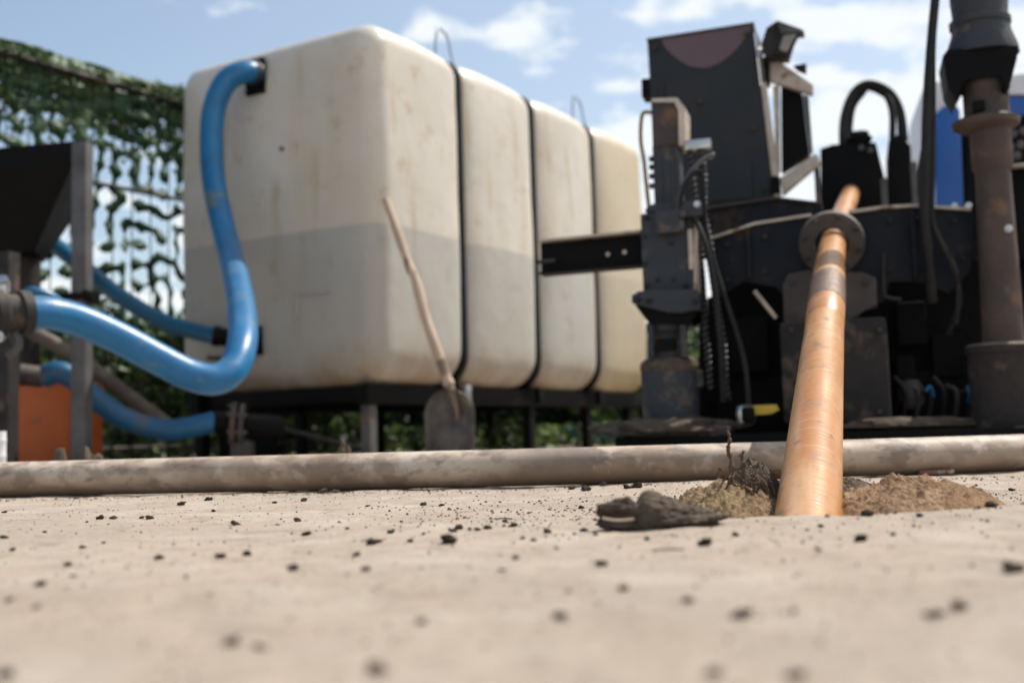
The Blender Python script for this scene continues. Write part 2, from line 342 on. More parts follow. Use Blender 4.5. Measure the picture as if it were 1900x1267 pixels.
hed = [(-4.0, 9.0, 1.3), (-2.75, 8.3, 1.05), (-1.9, 9.2, 1.1), (-1.1, 10.9, 1.0), (0.0, 11.3, 0.95), (1.0, 11.6, 1.0), (2.1, 11.9, 1.05), (3.4, 12.0, 1.1), (4.7, 11.6, 1.1), (6.0, 11.2, 1.2)]
hl = ['tall green shrub beyond the camouflaged fence, farthest left of the row', 'leafy shrub behind the fence just left of the orange box',
      'green shrub seen under the netting between the hoses and the tank', 'sunlit shrub seen below the left end of the white tank',
      'green shrub seen between the stand legs left of the shovel', 'green shrub seen below the tank between shovel and second strap',
      'green shrub seen below the right end of the tank', 'dark shrub behind the mast of the drilling rig', 'shrub behind the right side of the drilling rig', 'shrub at the right end of the row behind the rig']
for i, ((x, y, h), lb) in enumerate(zip(hed, hl)): shrub(x, y, h, 1.5, 3600, lb, 50 + i, 0.06)

# ------------------------------------------------------------------ fence and camouflage net
FF = Frame(-2.9, 6.4, R(-33.7)); FFD = FF.f                 # v runs along the fence, away from the camera
def fp(px, py):                                             # point of the fence plane (u = 0) seen at a pixel
    d = ray(px, py); c = Vector((0, 0, CAMH)); t = (FF.o - c).dot(FF.r) / d.dot(FF.r); q = c + d * t - FF.o
    return q.dot(FF.f), q.z
fence = empty('wire_fence', FF.o, FF.yaw, 'dark wire mesh fence with steel top rail behind the camouflage net', 'fence')
V0, V1 = -2.6, 4.2; ZT = 2.40
bm = B(); tube(bm, [(0, V0, ZT), (0, V1, ZT)], 0.021, 10); finish('top_rail', bm, M_dgrey, fence)
bm = B(); zm = fp(290, 362)[1]; tube(bm, [(0, V0, zm), (0, V1, zm)], 0.014, 8); finish('middle_rail', bm, M_dgrey, fence)
bm = B(); tube(bm, [(0, V0, 0.10), (0, V1, 0.10)], 0.012, 8); finish('bottom_rail', bm, M_dgrey, fence)
bm = B(); tube(bm, [(0, 0, 0.02), (0, 0, ZT)], 0.0045, 6); bar0 = finish('bar', bm, M_black, fence)
v = V0; first = True
while v < V1:
    o = bar0 if first else bar0.copy()
    if not first: COL.objects.link(o); o.parent = fence
    first = False; o.location = (0.012, v, 0); v += 0.145
bm = B(); tube(bm, [(0, 0, -0.05), (0, 0, ZT + 0.02)], 0.026, 10); post0 = finish('post', bm, M_dgrey, fence)
for i, v in enumerate((V0, -0.35, 1.95, V1)):
    o = post0 if i == 0 else post0.copy()
    if i: COL.objects.link(o); o.parent = fence
    o.location = (0.05, v, 0)
# the net: a cut labyrinth of green strips, closed towards the top
cell = 0.011; NW, NH = int((V1 - V0 - 0.6) / cell), int(1.72 / cell)
rs = np.random.RandomState(5); S = 1024
def ringnoise(lam, bw, aniso, seed):
    rs = np.random.RandomState(seed); w = np.fft.fft2(rs.randn(S, S)); f = np.fft.fftfreq(S, cell); FX, FY = np.meshgrid(f, f)
    k = np.hypot(FX, FY); a = np.arctan2(FY, FX); H = np.exp(-((k - 1 / lam) / (bw / lam)) ** 2) * (1 + aniso * np.cos(4 * a))
    q = np.real(np.fft.ifft2(w * H)); return q / q.std()
lab = ringnoise(0.128, 0.13, 0.7, 3); big = ringnoise(0.5, 0.5, 0, 4)
vs, fs, idx = [], [], {}
z0 = 0.80
wav = ringnoise(0.4, 0.4, 0, 6)
def nv(i, j):
    k = idx.get((i, j))
    if k is None:
        k = len(vs); idx[(i, j)] = k
        u = -0.045 + 0.016 * wav[j % S, i % S] + 0.012 * lab[j % S, i % S]
        vs.append((u, V0 + 0.3 + i * cell, z0 + j * cell))
    return k
for j in range(NH):
    z = z0 + j * cell
    dens = -0.03 + max(0, (z - 1.70)) * 1.5 + max(0, (z - 2.05)) * 3
    for i in range(NW):
        if lab[j % S, i % S] * 0.9 + 0.08 * big[j % S, i % S] + dens - 0.12 > 0 or (abs(j - 2) < 2):
            fs.append((nv(i, j), nv(i + 1, j), nv(i + 1, j + 1), nv(i, j + 1)))
net = empty('camouflage_net', FF.o, FF.yaw, 'green camouflage net with cut labyrinth holes hung on the wire fence', 'camouflage net')
no = raw('net_sheet', vs, fs, M_net, net, True); sol = no.modifiers.new('thick', 'SOLIDIFY'); sol.thickness = 0.002
vs, fs = [], []
rnd = random.Random(3)
for k in range(11000):                                        # leafy strips along and over the rail
    v = rnd.uniform(V0, V1); top = ZT + 0.05 + 0.05 * math.sin(v * 9) * math.sin(v * 4.1) + 0.03 * math.sin(v * 31)
    z = top - abs(rnd.gauss(0, 0.17)) if rnd.random() < 0.75 else top - rnd.uniform(0, 0.5)
    c0 = Vector((rnd.gauss(-0.07 if z < ZT else 0, 0.03), v, z)); s = rnd.uniform(0.012, 0.034)
    a1 = Vector((-1 + rnd.gauss(0, .8), rnd.gauss(0, .6), rnd.gauss(0, .8))).normalized()
    a2 = a1.cross(Vector((rnd.gauss(0, 1), rnd.gauss(0, 1), rnd.gauss(0, 1)))).normalized(); a3 = a1.cross(a2)
    i = len(vs); vs += [c0 - a2 * s, c0 + a3 * s * .55, c0 + a2 * s, c0 - a3 * s * .55]; fs.append((i, i + 1, i + 2, i + 3))
raw('leaf_strips', vs, fs, M_net2, net)['kind'] = 'stuff'

# ------------------------------------------------------------------ white tank
TF = Frame(-0.72, 5.80, math.atan2(-0.52, 0.855))
TL, TWd, TZ0, TZ1 = 3.39, 1.41, 0.40, 2.325
tank = empty('water_tank', TF.w((-TWd / 2, TL / 2, TZ0)), TF.yaw, 'large stained white plastic tank held by three black straps', 'tank')
def tl(q): return Vector((q[0] + TWd / 2, q[1] - TL / 2, q[2] - TZ0))      # tank-frame point to the tank's own origin
def rrect(a, b, rt, rb, npc=10, nside=14):
    """outline of a rounded rectangle, half sizes a, b"""
    pts = []
    cs = [(a - rt, b - rt, rt, 0), (-a + rt, b - rt, rt, 90), (-a + rb, -b + rb, rb, 180), (a - rb, -b + rb, rb, 270)]
    arcs = [[(cx + r * math.cos(R(a0 + 90 * k / npc)), cz + r * math.sin(R(a0 + 90 * k / npc))) for k in range(npc + 1)] for cx, cz, r, a0 in cs]
    for i in range(4):
        pts += arcs[i]; p, q = arcs[i][-1], arcs[(i + 1) % 4][0]
        for k in range(1, nside): pts.append((p[0] + (q[0] - p[0]) * k / nside, p[1] + (q[1] - p[1]) * k / nside))
    return pts
TA, TB = TWd / 2, (TZ1 - TZ0) / 2; QL = TL / 4
def tinfl(v):
    ph = (v % QL) / QL; d = min(ph, 1 - ph) * QL
    if v < QL / 2 or v > TL - QL / 2: d = min(d, 9) if not (v < QL / 2 or v > TL - QL / 2) else (QL - v if v < QL else v - (TL - QL)) if (v < QL or v > TL - QL) else d
    return 0.046 * (1 - math.exp(-d / 0.05)) + 0.012 * math.sin(math.pi * min(1, d / QL * 1.0))
vsl = sorted(set([round(x, 4) for x in list(np.linspace(0, TL, 110))] + [round(QL * k + e, 4) for k in (1, 2, 3) for e in (-.06, -.04, -.025, -.012, 0, .012, .025, .04, .06)] + [round(x, 4) for x in (0.004, 0.012, 0.05, 0.08, 0.11, TL - .05, TL - .012)]))
bm = B(); rings = []; RE = 0.13
cap_scales = [0.02, 0.2, 0.4, 0.6, 0.75, 0.88]
def ring(v, inset, sc=1.0, dv=0.0):
    inf = tinfl(min(max(v, 0), TL)); a = TA - 0.02 + inf - inset; b_ = TB - 0.02 + inf * 0.6 - inset
    rt = max(0.03, 0.13 - inset * 0.5); rb = max(0.03, 0.2 - inset * 0.5)
    out = []
    for (x, z) in rrect(a, b_, rt, rb):
        x *= sc; z *= sc
        if z < 0: z += 0.045 * math.exp(-min(abs(v - QL * k) for k in (1, 2, 3)) / .06) * min(1, -z / b_) ** 6 * sc
        wv = 0.010 * mnoise.noise(Vector((x * 1.6, v * 1.3, z * 1.9 + 7))) + 0.003 * mnoise.noise(Vector((x * 6, v * 5, z * 5)))
        # flat walls belly out a little between the straps
        bx = 0.020 * (1 - (z / b_) ** 2) * (1 if x > 0 else -1) * (abs(x) > a * .8) * (1 - math.exp(-min(abs(v - QL * k) for k in (1, 2, 3)) / .12)) * sc
        dvv = dv * (0.012 + 0.018 * (1 - (z / b_) ** 2) * (1 - (x / a) ** 2) + wv)
        out.append(bm.verts.new(tl(Vector((-TA + x + bx + wv * .8 * (1 if x > 0 else -1), v - dvv, (TZ0 + TZ1) / 2 + z)))))
    return out
for sc in cap_scales: rings.append(ring(0, RE, sc, 1.0 if sc < .99 else 0))
for v in vsl:
    e = min(v, TL - v); ins = RE - math.sqrt(max(0, RE * RE - (RE - e) ** 2)) if e < RE else 0
    rings.append(ring(v, ins))
for sc in reversed(cap_scales): rings.append(ring(TL, RE, sc, -1.0))
for i in range(len(rings) - 1):
    m_ = len(rings[i])
    for k in range(m_): bm.faces.new((rings[i][k], rings[i][(k + 1) % m_], rings[i + 1][(k + 1) % m_], rings[i + 1][k]))
bm.faces.new(rings[0]); bm.faces.new(rings[-1][::-1])
# tank material: milky plastic with rust streaks, brown towards the bottom and the darker level of the liquid inside
tm = bpy.data.materials.new('milky stained plastic'); tm.use_nodes = True; t = tm.node_tree; n = t.nodes.new; l = t.links.new; b = t.nodes['Principled BSDF']
g_tc = n('ShaderNodeTexCoord'); sp = n('ShaderNodeSeparateXYZ'); l(g_tc.outputs['Object'], sp.inputs[0])
def gn2(sc, det, st):
    mp = n('ShaderNodeMapping'); mp.inputs['Scale'].default_value = st; l(g_tc.outputs['Object'], mp.inputs[0])
    x = n('ShaderNodeTexNoise'); x.inputs['Scale'].default_value = sc; x.inputs['Detail'].default_value = det; l(mp.outputs[0], x.inputs['Vector']); return x.outputs['Fac']
c = gmix(gr(gn(1.6, 5), 0.35, 0.65), (0.61, 0.57, 0.505), (0.53, 0.485, 0.41))
c = gmix(gr(gn2(3.2, 5, (1, 1, .22)), 0.50, 0.68, 0, 0.38), c, (0.50, 0.40, 0.26))          # broad yellow runs
c = gmix(gr(gn2(9, 6, (1, 1, .12)), 0.595, 0.71, 0, 0.5), c, (0.44, 0.31, 0.15))            # thin rust runs
c = gmix(gr(gn(7, 6), 0.58, 0.70, 0, 0.55), c, (0.40, 0.27, 0.14))                          # rust blots
c = gmix(gr(gn(2.6, 8), 0.55, 0.72, 0, 0.35), c, (0.40, 0.35, 0.29))
wz = n('ShaderNodeMath'); wz.operation = 'MULTIPLY_ADD'; l(gn(1.3, 3), wz.inputs[0]); wz.inputs[1].default_value = 0.05; l(sp.outputs[2], wz.inputs[2])
LEVEL = TF.p(500, 440, 0).z - TZ0
lev = gr(wz.outputs[0], LEVEL + 0.018, LEVEL + 0.032, 0.5, 0.0); c = gmix(lev, c, (0.27, 0.28, 0.275))
sc2 = gr(sp.outputs[2], 0.02, 0.26, 0.85, 0.0); ml = n('ShaderNodeMath'); ml.operation = 'MULTIPLY'; l(sc2, ml.inputs[0]); l(gr(gn(5, 5), 0.35, 0.6, 0.3, 1), ml.inputs[1])
c = gmix(ml.outputs[0], c, (0.27, 0.18, 0.10))
c = gmix(gr(sp.outputs[1], 0.6, 1.1, 0.0, 0.5), c, (0.50, 0.38, 0.20))
l(c, b.inputs['Base Color']); b.inputs['Roughness'].default_value = 0.42; b.inputs['Subsurface Weight'].default_value = 0.12; b.inputs['Subsurface Radius'].default_value = (.06, .05, .04); b.inputs['Subsurface Scale'].default_value = 1
bp = n('ShaderNodeBump'); bp.inputs['Strength'].default_value = 0.25; bp.inputs['Distance'].default_value = 0.02; l(gn(9, 6), bp.inputs['Height']); l(bp.outputs[0], b.inputs['Normal'])
finish('tank_body', bm, tm, tank, 60)
# straps
for k in (1, 2, 3):
    bm = B(); v = QL * k; a = TA - 0.02 + 0.006; b_ = TB - 0.02 + 0.004
    out = rrect(a + 0.004, b_ + 0.004, 0.13, 0.2); hw = 0.022
    A = [[bm.verts.new(tl(Vector((-TA + x * (1 + e / a), v + s, (TZ0 + TZ1) / 2 + z * (1 + e / b_))))) for (x, z) in out] for e, s in ((0.002, -hw), (0.026, -hw), (0.026, hw), (0.002, hw))]
    for q in range(3):
        for i in range(len(out)): j = (i + 1) % len(out); bm.faces.new((A[q][i], A[q][j], A[q + 1][j], A[q + 1][i]))
    finish('strap', bm, M_strap, tank, 50)
    bm = B(); q = tl(Vector((0.012, v, TZ0 + 0.0))); box(bm, q + Vector((-.03, -.03, -.09)), q + Vector((0.015, .03, 0.01)), .006); finish('strap_buckle', bm, M_chrome if k == 1 else M_black, tank)
M_wire = mat('pale blue wire', (0.30, 0.36, 0.44), (0.24, 0.28, 0.33), 12, 0.45, 0.2)
for k, hgt, px0, px1 in ((1, 0.17, 0, 0), (3, 0.17, 0, 0)):
    bm = B(); v = QL * k; u0 = -0.13
    tube(bm, spline([tl(Vector(q)) for q in ((u0 + .05, v - .10, TZ1 - .02), (u0 + .04, v - .085, TZ1 + .10), (u0 + .03, v - .05, TZ1 + .19), (u0, v, TZ1 + .225), (u0 + .03, v + .05, TZ1 + .18), (u0 + .05, v + .06, TZ1 + .06), (u0 + .08, v + .06, TZ1 - .03))], 6), 0.0075, 8)
    finish('lifting_loop', bm, M_wire, tank)
# fittings on the end face
pf = TF.p(474, 143, -0.03); bm = B(); box(bm, tl(pf + Vector((-.068, -.012, -.10))), tl(pf + Vector((.068, .016, .10))), .008); finish('inlet_plate', bm, M_black, tank)
pf = TF.p(478, 632, -0.03); bm = B(); box(bm, tl(pf + Vector((-.05, -.03, -.078))), tl(pf + Vector((.028, .016, .078))), .008); finish('outlet_plate', bm, M_black, tank)
bm = B(); q1, q2, q3 = [tl(TF.p(*a, -0.024)) for a in ((552, 590), (552, 547), (612, 541))]
tube(bm, spline([q1, q1.lerp(q2, .6), q2 + Vector((.01, 0, 0)), q2.lerp(q3, .4), q3], 4), 0.009, 8); finish('moulded_ridge', bm, tm, tank)
bm = B(); q = tl(TF.p(522, 276, -0.034)); lathe(bm, q, [(-.02, .011), (.004, .011), (.007, .006)], 10, (0, -1, 0)); finish('plug', bm, M_dgrey, tank)
bm = B(); q1, q2 = [tl(TF.p(*a, -0.03)) for a in ((385, 664), (440, 666))]; tube(bm, [q1, q2], .012, 8); finish('rusty_drain', bm, M_rust, tank)

# ------------------------------------------------------------------ stand under the tank
stand = empty('tank_stand', TF.w((-TWd / 2, TL / 2, 0)), TF.yaw, 'dark welded steel stand carrying the white tank', 'tank stand')
def sl(q): return Vector((q[0] + TWd / 2, q[1] - TL / 2, q[2]))
zt = TZ0 - 0.004
def sbeam(lo, hi, m=M_black, nm='beam', b_=.005):
    bm = B(); box(bm, sl(lo), sl(hi), b_); return finish(nm, bm, m, stand)
sbeam((-0.13, 0.02, zt - .10), (-0.05, TL, zt)); sbeam((-TWd + .05, 0.02, zt - .10), (-TWd + .13, TL, zt))
for v in (0.06, 0.85, 1.65, 2.45, 3.15): sbeam((-TWd + .132, v, zt - .085), (-0.132, v + .08, zt - .002), nm='cross_beam')
bm = B()
for k in range(7):
    v = .2 + k * .45; box(bm, sl((-TWd + .1, v, zt - .002)), sl((-.1, v + .3, zt + .0035)), 0)
finish('deck_plate', bm, M_black, stand)
for v in (0.09, 0.93, 1.73, 2.53, 3.2):
    for u, m in ((-0.13, M_grey if v < .2 else M_black), (-TWd + .06, M_black)):
        sbeam((u, v - .03, -0.02), (u + .06, v + .03, zt - .102), m, 'leg', .006)
sbeam((-TWd + .14, 0.16, 0.03), (-0.85, 0.21, 0.30), M_black, 'gusset')
bm = B(); tube(bm, [sl((-.1, .12, .05)), sl((-1.2, .16, .28))], .014, 8); finish('brace', bm, M_rustdk, stand)

# ------------------------------------------------------------------ hoses on the left
def hose(name, pts, r, m, label, cat='hose', group=None, seg=22, k=10):
    P = spline(pts, k); o = empty(name, P[0], 0, label, cat, group); bm = B(); tube(bm, [p - P[0] for p in P], r, seg)
    finish('hose_tube', bm, m, o, 60); return o, P
def tw(px, py, off): return TF.w(TF.p(px, py, -off))
big, P = hose('blue_hose', [tw(478, 137, .03), tw(452, 134, .12), tw(420, 152, .19), tw(398, 200, .23), tw(393, 260, .25), tw(396, 330, .28), tw(409, 400, .33), (tw(425, 465, .45)), tw(441, 530, .72), tw(450, 590, .97),
      tw(449, 640, 1.14), tw(432, 685, 1.24), tw(398, 704, 1.32), tw(350, 694, 1.40), tw(290, 664, 1.5), tw(220, 627, 1.62), tw(150, 596, 1.75), tw(90, 581, 1.88), tw(38, 581, 1.98)], 0.063, M_blue,
      'thick glossy blue hose curving from the top of the tank down to the valve')
def clamp(parent, P, i, r, m, w=.02, nm='hose_clamp'):
    d = (P[i + 1] - P[i - 1]).normalized() if 0 < i < len(P) - 1 else ((P[1] - P[0]) if i == 0 else (P[-1] - P[-2])).normalized()
    bm = B(); lathe(bm, P[i] - P[0] - d * w / 2, [(0, r), (0, r + .004), (w, r + .004), (w, r)], 24, d); return finish(nm, bm, m, parent)
clamp(big, P, 3, .064, M_dgrey, .03); clamp(big, P, len(P) - 3, .064, M_rust, .022)
h2, P2 = hose('blue_hose', [at(40, 420, 6.55), at(90, 447, 6.45), at(150, 492, 6.35), at(220, 548, 6.3), at(300, 595, 6.28), at(370, 617, 6.22), at(412, 625, 6.15)], 0.047, M_blue2,
     'thinner teal blue hose running behind the steel post to the tank outlet')
bm = B(); q0, q1 = P2[-1] - P2[0], tw(474, 634, .02) - P2[0]; dd = (q1 - q0).normalized()
lathe(bm, q0 - dd * .05, [(0, .049), (0, .056), (.04, .056), (.045, .05), (.09, .05), (.09, .062), (.13, .062), (.13, .052), ((q1 - q0).length + .05, .05)], 20, dd); finish('outlet_coupling', bm, M_black, h2)
h3, P3 = hose('blue_hose', [at(80, 700, 5.35), at(108, 690, 5.35), at(140, 705, 5.37), at(175, 738, 5.4), at(230, 775, 5.45), at(300, 797, 5.5), at(350, 793, 5.52), at(400, 782, 5.55)], 0.052, M_blue3,
     'dusty shade-darkened blue hose sagging low above the ground behind the orange box')
bm = B(); q0 = P3[0] - P3[0]; q1 = at(35, 694, 5.3) - P3[0]; tube(bm, [q0, q1], .05, 18); finish('hose_stub', bm, M_rustdk, h3)
h4, P4 = hose('suction_hose', [at(20, 590, 5.45), at(70, 620, 5.5), at(130, 655, 5.6), at(190, 697, 5.75), at(240, 735, 5.9), at(295, 775, 6.05), at(330, 800, 6.1)], 0.036, M_brownh, 'grey brown suction hose slanting down behind the steel post')
# flanged coupling at the end of the low hose
fl = empty('flange_coupling', (*at(440, 785, 5.55).xy, 0), 0, 'rusty bolted flange coupling on a pipe below the tank corner', 'pipe coupling')
bm = B(); c0 = at(400, 783, 5.55); c1 = at(520, 790, 5.6); ax = (c1 - c0).normalized(); oo = fl.location
LN = (c1 - c0).length
lathe(bm, c0 - oo, [(0, .056), (.05, .056), (.05, .062), (.07, .062), (.07, .05), (LN, .05), (LN + .02, .04)], 22, ax); finish('pipe_stub', bm, M_black, fl)
bm = B(); lathe(bm, c0 - oo + ax * .075, [(0, .105), (.025, .105)], 28, ax); finish('flange', bm, M_rust, fl)
bm = B(); lathe(bm, c0 - oo + ax * .115, [(0, .10), (.022, .10)], 28, ax); finish('flange', bm, M_rustdk, fl)
for k in range(6):
    a = k * math.pi / 3; q = c0 - oo + ax * .06 + (Vector((0, 0, 1)) * math.cos(a) + ax.cross(Vector((0, 0, 1))) * math.sin(a)) * .084
    bm = B(); tube(bm, [q, q + ax * .095], .009, 6); finish('bolt', bm, M_grey, fl)
bm = B(); q = at(452, 745, 5.58) - oo; tube(bm, [q, at(452, 800, 5.58) - oo], .03, 14); finish('riser', bm, M_black, fl)
bm = B(); q = at(450, 830, 5.58) - oo; box(bm, q + Vector((-.05, -.05, -(at(450, 830, 5.58).z) - .01)), q + Vector((.05, .05, .03)), .01); finish('support_block', bm, M_rustdk, fl)

# ------------------------------------------------------------------ mud mixer on the left
MF = Frame(-2.2, 5.25, R(-12))
mixer = empty('mud_mixer', (MF.o.x, MF.o.y, 0), MF.yaw, 'black hopper of a mud mixer on grey steel posts', 'mixer')
tp = [MF.p(138, 262, 0), MF.p(60, 462, .12)]
u1, zt_, u2, zb_ = tp[0].x, tp[0].z, tp[1].x, tp[1].z; zl = MF.p(138, 300, 0).z
bm = B()
rl = [[(u1, 0, zt_), (u1 - .9, 0, zt_), (u1 - .9, .75, zt_), (u1 - .42, .75, zt_)], [(u1, 0, zl), (u1 - .9, 0, zl), (u1 - .9, .75, zl), (u1 - .42, .75, zl)],
      [(u2, .14, zb_), (u2 - .42, .14, zb_), (u2 - .42, .5, zb_), (u2 - .2, .5, zb_)]]
R3 = [[bm.verts.new(p) for p in q] for q in rl]
inn = [[bm.verts.new((u1 - .02, .02, zt_)), bm.verts.new((u1 - .88, .02, zt_)), bm.verts.new((u1 - .88, .73, zt_)), bm.verts.new((u1 - .44, .73, zt_))],
       [bm.verts.new((u2 - .02, .16, zb_ + .03)), bm.verts.new((u2 - .4, .16, zb_ + .03)), bm.verts.new((u2 - .4, .48, zb_ + .03)), bm.verts.new((u2 - .22, .48, zb_ + .03))]]
for a_, b_ in ((R3[0], R3[1]), (R3[1], R3[2]), (inn[0], R3[0]), (inn[1], inn[0])):
    for k in range(4): bm.faces.new((a_[k], a_[(k + 1) % 4], b_[(k + 1) % 4], b_[k]))
bm.faces.new(R3[2]); bm.faces.new(inn[1])
finish('hopper', bm, M_black, mixer, 20)
bm = B(); tube(bm, [(u2 - .21, .37, zb_ + .01), (u2 - .21, .37, .30)], .07, 18); finish('outlet_pipe', bm, M_dgrey, mixer)
q = MF.p(153, 266, .0); hw = 15 * MF.scale(153, 500, 0)
bm = B(); box(bm, (q.x - hw, -.03, -.03), (q.x + hw, .03, q.z), .004); finish('post', bm, M_grey, mixer)
q2 = MF.p(14, 470, -.10); bm = B(); box(bm, (q2.x - .05, -.16, -.03), (q2.x + .052, -.08, q2.z), .004); finish('post', bm, M_dgrey, mixer)
bm = B(); box(bm, (u1 - .9, .66, -.03), (u1 - .82, .74, zl), .004); finish('post', bm, M_dgrey, mixer)
bm = B(); a_, b_ = MF.p(60, 552, -.04), MF.p(170, 548, -.04); tube(bm, [a_, b_], .016, 8); finish('cross_bar', bm, M_black, mixer)
bm = B(); box(bm, (b_.x - .035, -.06, b_.z - .025), (b_.x - .01, .05, b_.z + .025), .004); finish('bracket', bm, M_black, mixer)
# valve where the big hose ends
end = P[-1]; ax = (P[-1] - P[-4]).normalized()
valve = empty('hose_valve', (end.x, end.y, 0), 0, 'dirty metal valve with clamp ring at the lower end of the glossy blue hose', 'valve'); e0 = end - valve.location
bm = B(); lathe(bm, e0 - ax * .03, [(0, .068), (0, .083), (.035, .083), (.04, .07), (.08, .068), (.10, .09), (.13, .09), (.14, .06), (.4, .06)], 26, ax); finish('valve_body', bm, M_dgrey, valve)
bm = B(); q = e0 + ax * .06 + Vector((0, 0, .05)); tube(bm, [q, q + Vector((0, 0, .06)), q + Vector((0.0, -.02, .075))], .022, 12); finish('valve_stem', bm, M_chrome, valve)
bm = B(); q = e0 + ax * .10 + Vector((0, -.085, -.0)); lathe(bm, q, [(0, .02), (.02, .02), (.02, .012), (.035, .012)], 8, (0, -1, 0)); finish('bolt', bm, M_chrome, valve)
bm = B(); q = e0 + ax * .05 + Vector((0, -.05, -.09)); lathe(bm, q, [(0, .022), (.02, .022), (.02, .012), (.03, .012)], 8, (0, -1, 0)); finish('bolt', bm, M_chrome, valve)
bm = B(); q = e0 + ax * .02 + Vector((0, 0, -.07)); tube(bm, spline([q, q + Vector((.01, 0, -.05)), q + Vector((-.03, 0, -.08))], 4), .02, 10); finish('clamp_lever', bm, M_grey, valve)
bm = B(); tube(bm, [e0 + ax * .11, Vector((e0.x + ax.x * .11, e0.y + ax.y * .11, -.02))], .028, 12); finish('support_pipe', bm, M_dgrey, valve)
bm = B(); qa = at(60, 540, 4.85) - valve.location; qb = at(98, 552, 4.9) - valve.location; tube(bm, spline([qa + Vector((-.06, .04, -.02)), qa, qb, qb + Vector((.03, .05, -.04))], 5), .022, 12); finish('small_hose', bm, M_blue2, valve)

# orange box and the small white can
a_, b_ = at(36, 716, 5.6), at(138, 716, 5.6)
ob = empty('orange_box', ((a_.x + b_.x) / 2, 5.75, 0), R(-4), 'rusty orange painted steel box between the two grey posts', 'box')
w_ = (b_.x - a_.x) / 2 - .004; bm = B(); box(bm, (-w_, -.17, -.02), (w_, .22, a_.z), .008); finish('box_shell', bm, M_orange, ob)
bm = B(); box(bm, (-w_ - .006, -.176, a_.z + .001), (w_ + .006, .226, a_.z + .022), .006); finish('box_lid', bm, M_orange, ob)
q = at(-2, 800, 3.9); can = empty('white_can', (q.x, q.y, 0), 0, 'small white ribbed can behind the pipe at the far left edge', 'can')
bm = B(); lathe(bm, (0, 0, 0), [(0, .02), (.0, .024), (q.z * .5, .024), (q.z * .52, .0255), (q.z * .55, .024), (q.z * .8, .024), (q.z * .82, .0255), (q.z * .85, .024), (q.z, .0235), (q.z, .018)], 20); finish('can_body', bm, M_whitep, can)

# ------------------------------------------------------------------ shovel
tipz = 0.0; sb = at(836, 862, 5.32); stp = at(715, 370, 5.62)
shv = empty('shovel', (sb.x, sb.y, 0), 0, 'worn long handled shovel leaning blade down against the tank', 'shovel'); so = shv.location
b0, b1 = at(834, 715, 5.39) - so, stp - so
ha = spline([b0, b0.lerp(b1, .06), b0.lerp(b1, .33) + Vector((-.004, 0, 0)), b0.lerp(b1, .55) + Vector((.012, 0, 0)), b0.lerp(b1, .62) + Vector((.004, 0, 0)), b0.lerp(b1, .8) + Vector((.003, 0, 0)), b1], 6)
bm = B(); nn = len(ha); tube(bm, ha, [0.026 - 0.007 * i / nn + 0.0018 * math.sin(i * .9) for i in range(nn)], 12); finish('handle', bm, M_handle, shv)
bm = B(); ax = (b1 - b0).normalized(); tube(bm, spline([b0 + ax * .13, b0 + ax * .02, b0 + Vector((.022, -.022, -.07)), b0 + Vector((.034, -.024, -.13)), b0 + Vector((.036, -.016, -.17))], 5), [.0275 - .0011 * i for i in range(21)], 14); finish('socket', bm, M_sock, shv)
# blade: a dished sheet with round shoulders
bw = 0.122; top = at(834, 722, 5.37) - so; bot = Vector((0, 0, -.02)); bm = B(); grid = []
for i in range(17):
    tt = i / 16; row = []
    wdt = bw * max(.15, math.sqrt(max(0, 1 - (1 - min(1, tt / .34)) ** 2))) * (1 - .06 * tt)
    for j in range(13):
        s = (j / 12 * 2 - 1); p = top.lerp(bot, tt) + Vector((s * wdt, 0.050 * (1 - s * s) * (0.3 + .7 * min(1, tt * 4)) - .012 + 0.012 * (tt > .97), 0))
        if abs(s) < .2 and tt < .45: p.y -= 0.012 * (1 - abs(s) / .2) * (1 - tt / .45)
        row.append(bm.verts.new(p))
    grid.append(row)
for i in range(16):
    for j in range(12): bm.faces.new((grid[i][j], grid[i][j + 1], grid[i + 1][j + 1], grid[i + 1][j]))
bl = finish('blade', bm, M_blade, shv, 70); sm = bl.modifiers.new('t', 'SOLIDIFY'); sm.thickness = .003

# ------------------------------------------------------------------ drilling rig
RF = Frame(1.10, 4.04, R(-16.7))
rig = empty('drilling_rig', (RF.o.x, RF.o.y, 0), RF.yaw, 'dark navy horizontal drilling rig holding the orange drill pipe', 'drilling rig')
def rbox(nm, x0, y0, x1, y1, v0, v1, m, b_=.004, parent=None, ext=None):
    xm, ym = (x0 + x1) / 2, (y0 + y1) / 2
    lo = Vector((RF.p(x0, ym, v0).x, v0, RF.p(xm, y1, v0).z)); hi = Vector((RF.p(x1, ym, v0).x, v1, RF.p(xm, y0, v0).z))
    if ext is not None: lo.z = ext
    bm = B(); box(bm, lo, hi, b_); return finish(nm, bm, m, parent or rig)
def rprism(nm, pts, v0, v1, m, b_=.003, parent=None):
    bm = B(); prism(bm, [RF.p(x, y, v0) for x, y in pts], (0, v1 - v0, 0), b_); return finish(nm, bm, m, parent or rig)
def rtube(nm, pts, r, m, k=8, seg=12, parent=None, sp_=True):
    q = [RF.p(*p) for p in pts]; bm = B(); tube(bm, spline(q, k) if sp_ and len(q) > 2 else q, r, seg); return finish(nm, bm, m, parent or rig, 50)
def rlathe(nm, cx, v, prof, m, seg=32, parent=None):
    out = [];
    ymid = sum(p[1] for p in prof) / len(prof); c = RF.p(cx, ymid, v)
    for hw, y in prof: out.append((RF.p(cx, y, v).z, hw * RF.scale(cx, y, v)))
    bm = B(); lathe(bm, (c.x, v, 0), out, seg); return finish(nm, bm, m, parent or rig, 40)
